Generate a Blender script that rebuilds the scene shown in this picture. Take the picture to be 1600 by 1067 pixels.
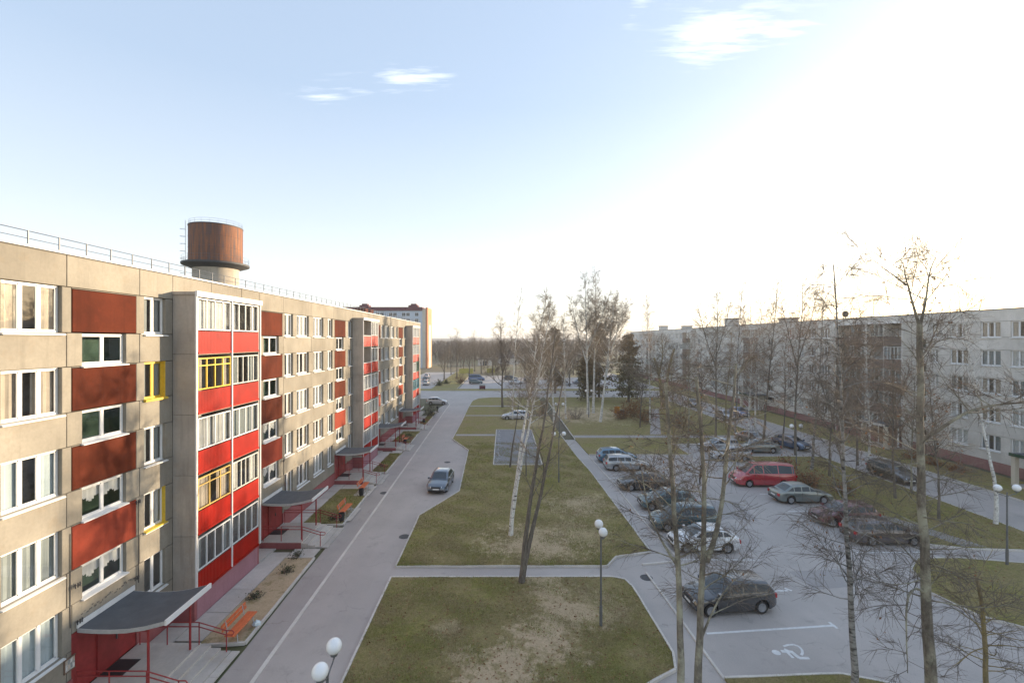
import bpy, math, random
import numpy as np
from mathutils import Matrix, Vector

R = math.radians
random.seed(7)
rng = np.random.default_rng(7)
scene = bpy.context.scene
for o in list(bpy.data.objects):
    bpy.data.objects.remove(o)

# ------------------------------------------------------------------ camera
EYE = 13.0                      # eye height: fifth-floor balcony
FOC = 720.0                     # focal length in pixels of a 1600 px wide frame
cam_data = bpy.data.cameras.new('camera')
cam = bpy.data.objects.new('camera', cam_data)
scene.collection.objects.link(cam)
cam.location = (0, 0, EYE)
cam.rotation_euler = (R(90), 0, 0)
cam_data.sensor_width = 36.0
cam_data.lens = 36.0 * FOC / 1600.0
cam_data.shift_x = 13.0 / 1600.0
cam_data.shift_y = -2.5 / 1600.0
cam_data.clip_end = 20000
cam_data.clip_start = 0.05
scene.camera = cam

# ------------------------------------------------------------------ sky, sun
SUN_EL, SUN_AZ = 9.3, 35.0      # azimuth measured from +X towards +Y
sun_dir = Vector((math.cos(R(SUN_AZ)) * math.cos(R(SUN_EL)), math.sin(R(SUN_AZ)) * math.cos(R(SUN_EL)), math.sin(R(SUN_EL))))
world = bpy.data.worlds.new('World')
scene.world = world
world.use_nodes = True
wn, wl = world.node_tree.nodes, world.node_tree.links
wn.clear()
w_out = wn.new('ShaderNodeOutputWorld')
w_bg = wn.new('ShaderNodeBackground')
w_bg.inputs['Strength'].default_value = 0.15
sky = wn.new('ShaderNodeTexSky')
sky.sky_type = 'NISHITA'
sky.sun_disc = False
sky.sun_elevation = R(SUN_EL)
sky.sun_rotation = R(90 - SUN_AZ)
sky.altitude = 100
sky.air_density = 0.8
sky.dust_density = 1.0
sky.ozone_density = 0.35
w_tc = wn.new('ShaderNodeTexCoord')


def wmath(op, a, b=None, clamp=False):
    n = wn.new('ShaderNodeMath')
    n.operation = op
    n.use_clamp = clamp
    for i, x in enumerate((a, b)):
        if x is None:
            continue
        if isinstance(x, (int, float)):
            n.inputs[i].default_value = x
        else:
            wl.new(x, n.inputs[i])
    return n.outputs[0]


# a few wisps of cirrus: streaky noise on a high plane, gathered in four drifts
w_sep = wn.new('ShaderNodeSeparateXYZ')
wl.new(w_tc.outputs['Generated'], w_sep.inputs[0])
zc = wmath('MAXIMUM', w_sep.outputs[2], 0.05)
pu = wmath('DIVIDE', w_sep.outputs[0], zc)
pv = wmath('DIVIDE', w_sep.outputs[1], zc)
w_com = wn.new('ShaderNodeCombineXYZ')
wl.new(pu, w_com.inputs[0])
wl.new(pv, w_com.inputs[1])
w_map = wn.new('ShaderNodeMapping')
w_map.inputs['Rotation'].default_value = (0, 0, R(52))
w_map.inputs['Scale'].default_value = (1.3, 7.0, 1)
wl.new(w_com.outputs[0], w_map.inputs[0])
w_no = wn.new('ShaderNodeTexNoise')
w_no.inputs['Scale'].default_value = 3.4
w_no.inputs['Detail'].default_value = 8
w_no.inputs['Roughness'].default_value = 0.62
wl.new(w_map.outputs[0], w_no.inputs['Vector'])
w_no2 = wn.new('ShaderNodeTexNoise')
w_no2.inputs['Scale'].default_value = 2.2
w_no2.inputs['Detail'].default_value = 5
wl.new(w_com.outputs[0], w_no2.inputs['Vector'])
drift = None
for (cu, cv, su, sv, amp) in ((0.72, 1.52, .20, .17, 1.0), (0.92, 1.50, .20, .10, .8), (0.40, 1.40, .05, .09, .7), (-0.36, 1.76, .22, .10, .8), (-0.52, 1.84, .20, .07, .6), (-0.76, 1.90, .14, .08, .7)):
    du = wmath('MULTIPLY', wmath('SUBTRACT', pu, cu), 1 / su)
    dv = wmath('MULTIPLY', wmath('SUBTRACT', pv, cv), 1 / sv)
    d2 = wmath('ADD', wmath('MULTIPLY', du, du), wmath('MULTIPLY', dv, dv))
    g = wmath('MULTIPLY', wmath('EXPONENT', wmath('MULTIPLY', d2, -1.0)), amp)
    drift = g if drift is None else wmath('MAXIMUM', drift, g)
w_tex = wmath('SUBTRACT', wmath('ADD', wmath('MULTIPLY', w_no.outputs['Fac'], 1.5), wmath('MULTIPLY', w_no2.outputs['Fac'], .7)), .50)
cl = wmath('MULTIPLY', wmath('SUBTRACT', wmath('ADD', w_tex, wmath('MULTIPLY', drift, .46)), .82), 2.6, True)
cl = wmath('MULTIPLY', wmath('MULTIPLY', cl, drift, True), .8)
w_mix = wn.new('ShaderNodeMixRGB')
w_mix.blend_type = 'ADD'
w_mix.inputs['Color2'].default_value = (1.25, 1.12, .98, 1)
wl.new(cl, w_mix.inputs['Fac'])
# high thin overcast: a pale veil, denser towards the horizon, the same all the way round
zz = wmath('MAXIMUM', w_sep.outputs[2], 0.0)
veil = wmath('ADD', wmath('MULTIPLY', wmath('POWER', wmath('SUBTRACT', 1.0, zz, True), 2.6), .10), .80)
w_ramp = wn.new('ShaderNodeValToRGB')
for k, (pz, cz) in enumerate(((0.0, (1.58, 1.50, 1.40)), (.10, (1.32, 1.33, 1.34)), (.24, (1.00, 1.10, 1.23)), (.45, (.71, .87, 1.10)), (1.0, (.62, .78, 1.06)))):
    if k > 1:
        w_ramp.color_ramp.elements.new(pz)
    w_ramp.color_ramp.elements[k].position = pz
    w_ramp.color_ramp.elements[k].color = (*cz, 1)
wl.new(zz, w_ramp.inputs[0])
w_veil = wn.new('ShaderNodeMixRGB')
wl.new(w_ramp.outputs[0], w_veil.inputs['Color2'])
wl.new(veil, w_veil.inputs['Fac'])
wl.new(sky.outputs[0], w_veil.inputs['Color1'])
wl.new(w_veil.outputs[0], w_mix.inputs['Color1'])
wl.new(w_mix.outputs[0], w_bg.inputs['Color'])
wl.new(w_bg.outputs[0], w_out.inputs['Surface'])

sun_data = bpy.data.lights.new('sun', 'SUN')
sun_data.energy = 2.0
sun_data.angle = R(0.6)
sun_data.color = (1.0, 0.80, 0.56)
sun = bpy.data.objects.new('sun', sun_data)
scene.collection.objects.link(sun)
sun.rotation_euler = (-sun_dir).to_track_quat('-Z', 'Y').to_euler()
sun.location = (60, 40, 60)

scene.view_settings.view_transform = 'Standard'
scene.view_settings.look = 'None'
scene.view_settings.gamma = 1.0
scene.view_settings.use_curve_mapping = False
scene.view_settings.exposure = 2.32
scene.render.engine = 'CYCLES'
scene.cycles.use_denoising = True
scene.cycles.max_bounces = 8
scene.cycles.transparent_max_bounces = 16
scene.cycles.caustics_reflective = False
scene.cycles.caustics_refractive = False

# ------------------------------------------------------------------ helpers
COL = scene.collection
WM = {}                         # known world matrices of built objects


def gp(u, v, z=0.0):
    """survey reading (u, v) of a point at height z -> metres east (x) and north (y)"""
    y = FOC * (EYE - z) / (v - 531.0)
    return ((u - 787.0) * y / FOC, y)


def link(name, data, parent=None, mat=None, world_space=False, loc=None, rot=None):
    o = bpy.data.objects.new(name, data)
    COL.objects.link(o)
    m = Matrix.Identity(4)
    if loc is not None:
        o.location = loc
        m = Matrix.Translation(loc)
    if rot is not None:
        o.rotation_euler = (0, 0, rot)
        m = m @ Matrix.Rotation(rot, 4, 'Z')
    if parent is not None:
        o.parent = parent
        if world_space:
            o.matrix_parent_inverse = WM[parent.name].inverted()
            WM[o.name] = m
        else:
            WM[o.name] = WM[parent.name] @ m
    else:
        WM[o.name] = m
    return o


def tag(o, label=None, cat=None, group=None, kind=None):
    if label:
        o['label'] = label
    if cat:
        o['category'] = cat
    if group:
        o['group'] = group
    if kind:
        o['kind'] = kind
    return o


def thing(name, label, cat, loc=(0, 0, 0), rot=0.0, group=None):
    o = link(name, None, loc=Vector(loc), rot=rot)
    o.empty_display_size = 0.2
    return tag(o, label, cat, group)


class MB:
    def __init__(s):
        s.v, s.f, s.m = [], [], []

    def quad(s, *pts, m=0):
        n = len(s.v)
        s.v += [tuple(p) for p in pts]
        s.f.append(tuple(range(n, n + len(pts))))
        s.m.append(m)
        return s

    def box(s, x0, x1, y0, y1, z0, z1, m=0):
        if x0 > x1: x0, x1 = x1, x0
        if y0 > y1: y0, y1 = y1, y0
        if z0 > z1: z0, z1 = z1, z0
        n = len(s.v)
        s.v += [(x0, y0, z0), (x1, y0, z0), (x1, y1, z0), (x0, y1, z0), (x0, y0, z1), (x1, y0, z1), (x1, y1, z1), (x0, y1, z1)]
        for q in ((0, 3, 2, 1), (4, 5, 6, 7), (0, 1, 5, 4), (1, 2, 6, 5), (2, 3, 7, 6), (3, 0, 4, 7)):
            s.f.append(tuple(n + i for i in q))
            s.m.append(m)
        return s

    def prism(s, poly, z0, z1, m=0, bottom=False):
        a = sum(poly[i][0] * poly[(i + 1) % len(poly)][1] - poly[(i + 1) % len(poly)][0] * poly[i][1] for i in range(len(poly)))
        if a < 0:
            poly = poly[::-1]
        n, k = len(s.v), len(poly)
        s.v += [(p[0], p[1], z0) for p in poly] + [(p[0], p[1], z1) for p in poly]
        s.f.append(tuple(range(n + k, n + 2 * k)))
        s.m.append(m)
        if bottom:
            s.f.append(tuple(range(n + k - 1, n - 1, -1)))
            s.m.append(m)
        for i in range(k):
            j = (i + 1) % k
            s.f.append((n + i, n + j, n + k + j, n + k + i))
            s.m.append(m)
        return s

    def tube(s, pts, rad, n=6, m=0, cap=True):
        pts = [Vector(p) for p in pts]
        if isinstance(rad, (int, float)):
            rad = [rad] * len(pts)
        base = len(s.v)
        up = None
        for i, p in enumerate(pts):
            t = (pts[min(i + 1, len(pts) - 1)] - pts[max(i - 1, 0)]).normalized()
            if up is None:
                up = Vector((0, 0, 1)) if abs(t.z) < 0.9 else Vector((1, 0, 0))
            a = t.cross(up).normalized()
            b = a.cross(t).normalized()
            up = b
            for k in range(n):
                an = 2 * math.pi * k / n
                s.v.append(tuple(p + (a * math.cos(an) + b * math.sin(an)) * rad[i]))
        for i in range(len(pts) - 1):
            for k in range(n):
                j = (k + 1) % n
                s.f.append((base + i * n + k, base + i * n + j, base + (i + 1) * n + j, base + (i + 1) * n + k))
                s.m.append(m)
        if cap:
            s.f.append(tuple(base + k for k in range(n - 1, -1, -1)))
            s.f.append(tuple(base + (len(pts) - 1) * n + k for k in range(n)))
            s.m += [m, m]
        return s

    def lathe(s, prof, n=16, c=(0, 0, 0), m=0, axis='Z', a0=0.0, a1=2 * math.pi):
        base = len(s.v)
        full = abs(a1 - a0 - 2 * math.pi) < 1e-6
        cols = n if full else n + 1
        for (r, z) in prof:
            for k in range(cols):
                an = a0 + (a1 - a0) * k / n
                if axis == 'Z':
                    s.v.append((c[0] + r * math.cos(an), c[1] + r * math.sin(an), c[2] + z))
                else:
                    s.v.append((c[0] + r * math.cos(an), c[1] + z, c[2] + r * math.sin(an)))
        for i in range(len(prof) - 1):
            for k in range(n):
                j = (k + 1) % cols
                s.f.append((base + i * cols + k, base + i * cols + j, base + (i + 1) * cols + j, base + (i + 1) * cols + k))
                s.m.append(m)
        return s

    def ball(s, c, r, n=14, k=9, m=0, sz=1.0):
        return s.lathe([(max(r * math.sin(math.pi * i / k), 1e-4), -r * sz * math.cos(math.pi * i / k)) for i in range(k + 1)], n, c, m)

    def mesh(s, name, mats, smooth=None):
        me = bpy.data.meshes.new(name)
        me.from_pydata(s.v, [], s.f)
        for mt in (mats if isinstance(mats, (list, tuple)) else [mats]):
            me.materials.append(mt)
        if any(s.m):
            me.polygons.foreach_set('material_index', s.m)
        if smooth:
            me.polygons.foreach_set('use_smooth', [True] * len(me.polygons))
            if smooth < 179:
                me.set_sharp_from_angle(angle=R(smooth))
        me.update()
        return me

    def build(s, name, mats, parent=None, smooth=None, world_space=False, loc=None, rot=None):
        return link(name, s.mesh(name, mats, smooth), parent, world_space=world_space, loc=loc, rot=rot)


# ------------------------------------------------------------------ materials
MATS = {}


class NT:
    """small wrapper to wire shader nodes"""
    def __init__(s, name):
        s.mat = bpy.data.materials.new(name)
        s.mat.use_nodes = True
        s.t = s.mat.node_tree
        s.b = s.t.nodes['Principled BSDF']
        s.out = s.t.nodes['Material Output']
        MATS[name] = s.mat

    def n(s, kind, **kw):
        nd = s.t.nodes.new(kind)
        for k, v in kw.items():
            if k in nd.inputs.keys():
                nd.inputs[k].default_value = v
            else:
                setattr(nd, k, v)
        return nd

    def l(s, a, b):
        s.t.links.new(a, b)

    def pos(s, scale=(1, 1, 1), rot=(0, 0, 0), obj=False):
        if obj:
            src = s.n('ShaderNodeTexCoord').outputs['Object']
        else:
            src = s.n('ShaderNodeNewGeometry').outputs['Position']
        mp = s.n('ShaderNodeMapping')
        mp.inputs['Scale'].default_value = scale
        mp.inputs['Rotation'].default_value = rot
        s.l(src, mp.inputs[0])
        return mp.outputs[0]

    def noise(s, vec, scale, detail=4, rough=.55, dist=0.0):
        nd = s.n('ShaderNodeTexNoise')
        nd.inputs['Scale'].default_value = scale
        nd.inputs['Detail'].default_value = detail
        nd.inputs['Roughness'].default_value = rough
        nd.inputs['Distortion'].default_value = dist
        s.l(vec, nd.inputs['Vector'])
        return nd.outputs['Fac']

    def ramp(s, fac, stops):
        nd = s.n('ShaderNodeValToRGB')
        e = nd.color_ramp.elements
        while len(e) < len(stops):
            e.new(0.5)
        for i, (p, c) in enumerate(stops):
            e[i].position = p
            e[i].color = (c, c, c, 1) if isinstance(c, (int, float)) else (*c, 1)
        s.l(fac, nd.inputs[0])
        return nd.outputs[0]

    def mix(s, fac, a, b, mode='MIX'):
        nd = s.n('ShaderNodeMixRGB', blend_type=mode)
        for i, x in enumerate((fac, a, b)):
            if isinstance(x, (int, float)):
                nd.inputs[i].default_value = x if i == 0 else (x, x, x, 1)
            elif isinstance(x, tuple):
                nd.inputs[i].default_value = (*x, 1)
            else:
                s.l(x, nd.inputs[i])
        return nd.outputs[0]

    def math(s, op, a, b=0.0, clamp=False):
        nd = s.n('ShaderNodeMath', operation=op, use_clamp=clamp)
        for i, x in enumerate((a, b)):
            if isinstance(x, (int, float)):
                nd.inputs[i].default_value = x
            else:
                s.l(x, nd.inputs[i])
        return nd.outputs[0]

    def bump(s, h, strength=.3, dist=.02):
        nd = s.n('ShaderNodeBump')
        nd.inputs['Strength'].default_value = strength
        nd.inputs['Distance'].default_value = dist
        s.l(h, nd.inputs['Height'])
        s.l(nd.outputs[0], s.b.inputs['Normal'])

    def col(s, c):
        if isinstance(c, tuple):
            s.b.inputs['Base Color'].default_value = (*c, 1)
        else:
            s.l(c, s.b.inputs['Base Color'])

    def rough(s, r):
        if isinstance(r, (int, float)):
            s.b.inputs['Roughness'].default_value = r
        else:
            s.l(r, s.b.inputs['Roughness'])


def plain(name, c, rough=.6, var=.12, scale=6, metal=0.0, bump=0.0, coat=0.0, rnd=0.0, spec=None):
    """painted or raw surface with blotchy tone variation and optional relief"""
    s = NT(name)
    p = s.pos()
    f = s.noise(p, scale, 5)
    lo, hi = tuple(x * (1 - var) for x in c), tuple(min(1, x * (1 + var)) for x in c)
    cc = s.ramp(f, [(.3, lo), (.7, hi)])
    if rnd:
        oi = s.n('ShaderNodeObjectInfo').outputs['Random']
        k = s.math('ADD', s.math('MULTIPLY', oi, 2 * rnd), 1 - rnd)
        cc = s.mix(1.0, cc, k, 'MULTIPLY')
    s.col(cc)
    s.rough(rough)
    s.b.inputs['Metallic'].default_value = metal
    if coat:
        s.b.inputs['Coat Weight'].default_value = coat
        s.b.inputs['Coat Roughness'].default_value = .08
    if spec is not None:
        s.b.inputs['Specular IOR Level'].default_value = spec
    if bump:
        s.bump(s.noise(p, scale * 14, 3), bump, .01)
    return s.mat


def concrete(name, c, var=.16, rnd=.08, streak=.3, warm=(.62, .46, .30), bump=.25):
    """precast concrete: blotches, rain streaks, ochre staining, pebble relief"""
    s = NT(name)
    p = s.pos()
    big = s.noise(p, .55, 5, .6)
    fine = s.noise(p, 9, 4)
    st = s.noise(s.pos((4.5, 4.5, .35)), 1.0, 5, .6)
    base = s.ramp(big, [(.28, tuple(x * (1 - var) for x in c)), (.72, tuple(min(1, x * (1 + var)) for x in c))])
    base = s.mix(s.ramp(st, [(.52, 0.0), (.78, streak)]), base, tuple(x * .55 for x in c))
    base = s.mix(s.ramp(s.noise(p, 1.7, 6, .7), [(.55, 0.0), (.8, .35)]), base, tuple(a * b * 1.5 for a, b in zip(c, warm)))
    base = s.mix(s.ramp(fine, [(.35, .18), (.6, 0.0)]), base, tuple(x * .6 for x in c))
    oi = s.n('ShaderNodeObjectInfo').outputs['Random']
    k = s.math('ADD', s.math('MULTIPLY', oi, 2 * rnd), 1 - rnd)
    s.col(s.mix(1.0, base, k, 'MULTIPLY'))
    s.rough(.92)
    s.b.inputs['Specular IOR Level'].default_value = .2
    s.bump(s.noise(p, 60, 4, .7), bump, .008)
    return s.mat


concrete("panel", (.288, .262, .216), var=.20, rnd=.09, streak=.36)
concrete('panel_grey', (.43, .385, .335), var=.2, rnd=.07, streak=.65)
concrete('panel_east', (.66, .63, .58), rnd=.05, streak=.2, warm=(.5, .48, .45))
concrete('slab', (.53, .49, .445), rnd=.09, streak=0, bump=.15)
concrete('kerb', (.62, .58, .53), rnd=.05, streak=0)
concrete('socle', (.33, .115, .115), var=.14, rnd=.02, streak=.3, warm=(.9, .6, .6), bump=.15)
concrete('socle_mauve', (.37, .19, .22), var=.12, rnd=.02, streak=.35, warm=(.7, .6, .6), bump=.15)
concrete('red_render', (.098, .021, .009), var=.38, rnd=.12, streak=.65, warm=(1.5, 1.3, 1.3), bump=.7)
concrete('salmon_render', (.27, .05, .028), var=.12, rnd=.05, streak=.3, warm=(.9, .5, .4), bump=.35)
concrete('tower_concrete', (.50, .44, .36), rnd=0, streak=.5)
plain('white_frame', (.78, .78, .77), .35, .04)
plain('white_trim', (.74, .74, .73), .45, .06, 3)
plain('yellow_frame', (.72, .50, .05), .45, .1, 8)
plain('ochre_frame', (.66, .44, .12), .5, .12, 8)
plain('old_frame', (.55, .55, .50), .6, .2, 8)
plain('brown_frame', (.20, .13, .09), .6, .2, 8)
plain('teal_panel', (.05, .30, .38), .5, .1, 3)
plain('green_panel', (.02, .20, .10), .5, .1, 3)
plain('red_sheet', (.35, .009, .002), .45, .22, 1.2, rnd=.14, spec=.25)
plain('brown_sheet', (.17, .125, .10), .6, .2, 2, rnd=.15)
concrete('socle_east', (.34, .19, .175), var=.14, rnd=.02, streak=.3, warm=(.9, .6, .6), bump=.15)
plain('red_paint', (.30, .035, .035), .45, .16, 5)
plain('red_door', (.26, .03, .03), .5, .2, 3)
plain('roofing', (.095, .105, .118), .85, .14, 2.5, bump=.25)
plain('roof_edge', (.07, .07, .072), .7, .2, 3)
plain('dark_void', (.018, .018, .018), .9, .1)
plain('stair_green', (.03, .075, .045), .8, .15, 2)
plain('inner_wall', (.30, .29, .27), .9, .2, 2)
plain('joint', (.13, .12, .11), .95, .2, 4)
plain('rail_steel', (.12, .125, .135), .5, .15, 6, metal=.5)
plain('pole_steel', (.17, .175, .18), .5, .15, 6, metal=.4)
plain('bench_orange', (.62, .15, .05), .5, .14, 7)
plain('bench_grey', (.42, .42, .42), .6, .1, 7)
plain('bin_black', (.025, .027, .03), .5, .2, 8)
plain('plaque', (.5, .5, .48), .7, .5, 14)
plain('curtain_white', (.72, .71, .68), .9, .06, 3, rnd=.10)
plain('curtain_beige', (.55, .47, .38), .9, .1, 3, rnd=.12)
plain('curtain_grey', (.33, .36, .36), .9, .08, 3, rnd=.12)
plain('blind', (.58, .66, .68), .8, .05, 3, rnd=.05)
plain('paint_white', (.70, .70, .69), .7, .12, 5)
plain('road_paint', (.42, .42, .41), .85, .22, 4)
plain('tyre', (.018, .018, .02), .8, .15, 10)
plain('rim', (.42, .43, .45), .35, .1, 8, metal=.7)
plain('car_black_trim', (.022, .022, .024), .55, .1, 8)
plain('car_light', (.62, .66, .68), .12, .04, 8, coat=.8)
plain('car_tail', (.42, .012, .015), .2, .1, 8, coat=.6)
plain('number_plate', (.72, .72, .70), .5, .05, 10)
plain('block_blue', (.52, .58, .66), .85, .08, .2)
plain('block_cream', (.62, .56, .46), .85, .08, .3)
plain('block_orange', (.60, .25, .12), .85, .08, .3)
plain('block_maroon', (.12, .03, .045), .8, .1, .3)
plain('dark_glass', (.03, .045, .06), .12, .2, 1.0)
plain('fence_yellow', (.48, .43, .10), .7, .15, 1)
plain('shed_white', (.62, .62, .60), .8, .08, 1)
plain('shed_roof', (.20, .19, .19), .8, .1, 1)
plain('play_orange', (.62, .26, .03), .5, .1, 5)
plain('cloth_dark', (.02, .021, .025), .85, .2, 20)
plain('skin', (.50, .31, .23), .6, .05, 10)
plain('hair', (.05, .035, .025), .7, .2, 30)
plain('globe', (.86, .86, .85), .25, .02, 4, coat=.4)
plain('aerial', (.04, .04, .045), .6, .1, 6)


def mk_glass(name, tint, refl_rough=.015, f0=.12):
    s = NT(name)
    t = s.t
    t.nodes.remove(s.b)
    tr = s.n('ShaderNodeBsdfTransparent')
    tr.inputs[0].default_value = (*tint, 1)
    gl = s.n('ShaderNodeBsdfGlossy')
    gl.inputs['Roughness'].default_value = refl_rough
    geo = s.n('ShaderNodeNewGeometry')
    dt = s.n('ShaderNodeVectorMath', operation='DOT_PRODUCT')
    s.l(geo.outputs['Normal'], dt.inputs[0])
    s.l(geo.outputs['Incoming'], dt.inputs[1])
    fac = s.math('POWER', s.math('SUBTRACT', 1.0, s.math('ABSOLUTE', dt.outputs['Value']), True), 4.0)
    fac = s.math('ADD', s.math('MULTIPLY', fac, .86), f0)
    # panes are never quite flat: a faint ripple breaks the mirror image
    bp = s.n('ShaderNodeBump')
    bp.inputs['Strength'].default_value = .06
    bp.inputs['Distance'].default_value = .02
    s.l(s.noise(s.pos(), 1.6, 2), bp.inputs['Height'])
    s.l(bp.outputs[0], gl.inputs['Normal'])
    mx = s.n('ShaderNodeMixShader')
    s.l(fac, mx.inputs[0])
    s.l(tr.outputs[0], mx.inputs[1])
    s.l(gl.outputs[0], mx.inputs[2])
    s.l(mx.outputs[0], s.out.inputs['Surface'])
    return s.mat


mk_glass('glass', (.88, .90, .90))
mk_glass('car_glass', (.30, .34, .35))


def mk_asphalt(name, c, patch=.22):
    s = NT(name)
    p = s.pos()
    a = s.noise(p, .22, 6, .62)
    b = s.noise(s.pos((1, .12, 1)), 1.1, 4, .6)      # wheel-worn bands along the lane
    g = s.noise(p, 26, 3, .7)
    cc = s.ramp(a, [(.25, tuple(x * (1 - patch) for x in c)), (.75, tuple(x * (1 + patch) for x in c))])
    cc = s.mix(s.ramp(b, [(.35, .0), (.75, .28)]), cc, tuple(x * 1.28 for x in c))
    cc = s.mix(s.ramp(g, [(.3, .38), (.7, 0)]), cc, tuple(x * .55 for x in c))
    cc = s.mix(s.ramp(s.noise(p, .9, 7, .75), [(.56, 0), (.68, .6)]), cc, tuple(x * .66 for x in c))
    vo = s.n('ShaderNodeTexVoronoi', feature='DISTANCE_TO_EDGE')
    vo.inputs['Scale'].default_value = .32
    wv = s.n('ShaderNodeVectorMath', operation='ADD')
    nz = s.n('ShaderNodeTexNoise')
    nz.inputs['Scale'].default_value = 1.3
    nz.inputs['Detail'].default_value = 6
    s.l(p, nz.inputs['Vector'])
    s.l(p, wv.inputs[0])
    s.l(nz.outputs['Color'], wv.inputs[1])
    s.l(wv.outputs[0], vo.inputs['Vector'])
    crack = s.math('MULTIPLY', s.ramp(vo.outputs['Distance'], [(.0, 1.0), (.008, 0.0)]), s.ramp(s.noise(p, .5, 4), [(.46, 0.0), (.62, .5)]))
    cc = s.mix(crack, cc, tuple(x * .4 for x in c))
    # drip stains and grit
    cc = s.mix(s.ramp(s.noise(p, 2.6, 5, .7), [(.66, 0), (.76, .45)]), cc, tuple(x * .5 for x in c))
    cc = s.mix(s.ramp(s.noise(p, 4.5, 6, .8), [(.60, 0), (.72, .35)]), cc, (c[0] * 1.35, c[1] * 1.3, c[2] * 1.2))
    s.col(cc)
    s.rough(s.ramp(a, [(.3, .62), (.7, .85)]))
    s.bump(s.noise(p, 70, 3, .8), .35, .006)
    return s.mat


mk_asphalt('asphalt', (.45, .405, .375))
mk_asphalt('asphalt_lot', (.45, .41, .38))
mk_asphalt('asphalt_old', (.40, .36, .335))
mk_asphalt('asphalt_path', (.35, .325, .31))
mk_asphalt('asphalt_pad', (.25, .245, .25))


def mk_grass(name, dirt_spots, far=False):
    """autumn turf: green, straw and bare earth, with worn spots at given places"""
    s = NT(name)
    p = s.pos()
    n1 = s.noise(p, .35, 7, .68, .3)
    n2 = s.noise(p, 2.3, 6, .7)
    n3 = s.math('ADD', s.math('MULTIPLY', s.noise(p, 16, 4, .78), .6), s.math('MULTIPLY', s.noise(p, 4.2, 5, .7), .4))
    green = s.ramp(n3, [(.25, (.095, .098, .020)), (.72, (.42, .39, .125))])
    straw = s.ramp(n3, [(.25, (.13, .105, .042)), (.72, (.46, .375, .19))])
    earth = s.ramp(n3, [(.25, (.38, .285, .175)), (.75, (.74, .59, .40))])
    cc = s.mix(s.ramp(s.math('ADD', s.math('MULTIPLY', n1, .62), s.math('MULTIPLY', n2, .38)), [(.36, 0.0), (.53, .95)]), green, straw)
    e = s.ramp(s.math('ADD', s.math('MULTIPLY', n1, .3), s.math('MULTIPLY', n2, .7)), [(.60, 0.0), (.69, .85)])
    for (x, y, r, k) in dirt_spots:
        vs = s.n('ShaderNodeVectorMath', operation='DISTANCE')
        s.l(p, vs.inputs[0])
        vs.inputs[1].default_value = (x, y, 0)
        d = s.math('ADD', s.math('DIVIDE', vs.outputs['Value'], r), s.math('ADD', s.math('MULTIPLY', s.math('SUBTRACT', n2, .5), 3.2), s.math('MULTIPLY', s.math('SUBTRACT', n1, .5), 3.0)))
        e = s.math('MAXIMUM', e, s.ramp(d, [(.45, k), (1.35, 0.0)]))
    cc = s.mix(e, cc, earth)
    cc = s.mix(s.ramp(s.noise(p, 7.5, 4, .8), [(.60, 0.0), (.70, .55)]), cc, (.09, .07, .04))
    s.col(cc)
    s.rough(.95)
    s.b.inputs['Specular IOR Level'].default_value = .15
    s.bump(s.math('ADD', n3, s.noise(p, 45, 3, .8)), .9, .05)
    return s.mat


mk_grass('turf', [(1.8, 29.2, 3.4, .85), (2.2, 24.6, 1.6, .8), (1.6, 19.9, 1.9, 1.0), (.3, 18.4, 1.7, 1.0), (-.8, 17.6, 1.4, 1.0), (2.6, 21.9, 1.9, .9), (2.4, 23.4, 1.6, .8), (-1.7, 18.8, .8, .8), (-2.4, 20.6, .8, .6), (4.6, 22.5, 1.8, .6), (4.8, 31, 2.6, .5), (6.2, 36.0, 3.0, .7), (13, 80, 9, .85), (4, 72, 4, .5)])
mk_grass('bed_turf', [])
mk_grass('bed_earth', [(-12.5, 24.0, 6.5, .95), (-12.5, 22, 3.5, .9), (-12.5, 27, 3.5, .9)])

s = NT('grass_blade')
p = s.pos()
s.col(s.mix(s.ramp(s.noise(p, .6, 5, .7), [(.40, 0), (.62, 1)]), s.ramp(s.noise(p, 30, 2), [(.3, (.13, .145, .028)), (.7, (.42, .41, .12))]), s.ramp(s.noise(p, 30, 2), [(.3, (.20, .155, .075)), (.7, (.46, .375, .21))])))
s.rough(.85)
s = NT('leaf_litter')
s.col(s.ramp(s.noise(s.pos(), 9, 2), [(.3, (.12, .055, .022)), (.7, (.36, .21, .10))]))
s.rough(.85)
s = NT('dead_leaf')
s.col(s.ramp(s.noise(s.pos(), 3, 3), [(.3, (.17, .075, .03)), (.7, (.36, .18, .08))]))
s.rough(.8)
s = NT('far_ground')
p = s.pos()
s.col(s.mix(s.ramp(s.noise(p, .02, 6, .7), [(.42, 0), (.58, 1)]), (.10, .105, .045), (.15, .125, .085)))
s.rough(.95)
s = NT('far_wood')
s.col(s.ramp(s.noise(s.pos((1, 1, .25)), .05, 6, .75), [(.3, (.11, .093, .08)), (.7, (.22, .185, .155))]))
s.rough(.95)
s.bump(s.noise(s.pos(), .35, 5, .8), 1.0, 2.0)
s = NT('hill_wood')
s.col(s.ramp(s.noise(s.pos(), .02, 8, .8), [(.3, (.06, .055, .05)), (.7, (.13, .115, .10))]))
s.rough(.95)
s.bump(s.noise(s.pos(), .12, 5, .8), 1.0, 4.0)


def mk_bark(name, c, dark, mark=(.54, .66), zs=5.0, hs=1.3, moss=None):
    s = NT(name)
    m = s.noise(s.pos((hs, hs, zs)), 1.6, 5, .65)
    cc = s.ramp(m, [(mark[0], c), (mark[1], dark)])
    cc = s.mix(s.ramp(s.noise(s.pos(), 8, 4), [(.35, .35), (.65, 0)]), cc, dark)
    if moss:
        cc = s.mix(s.ramp(s.noise(s.pos(), 1.2, 5, .7), [(.45, 0), (.62, .8)]), cc, moss)
    s.col(cc)
    s.rough(.9)
    s.bump(s.noise(s.pos((3, 3, 1)), 9, 4, .7), .6, .02)
    return s.mat


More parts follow.
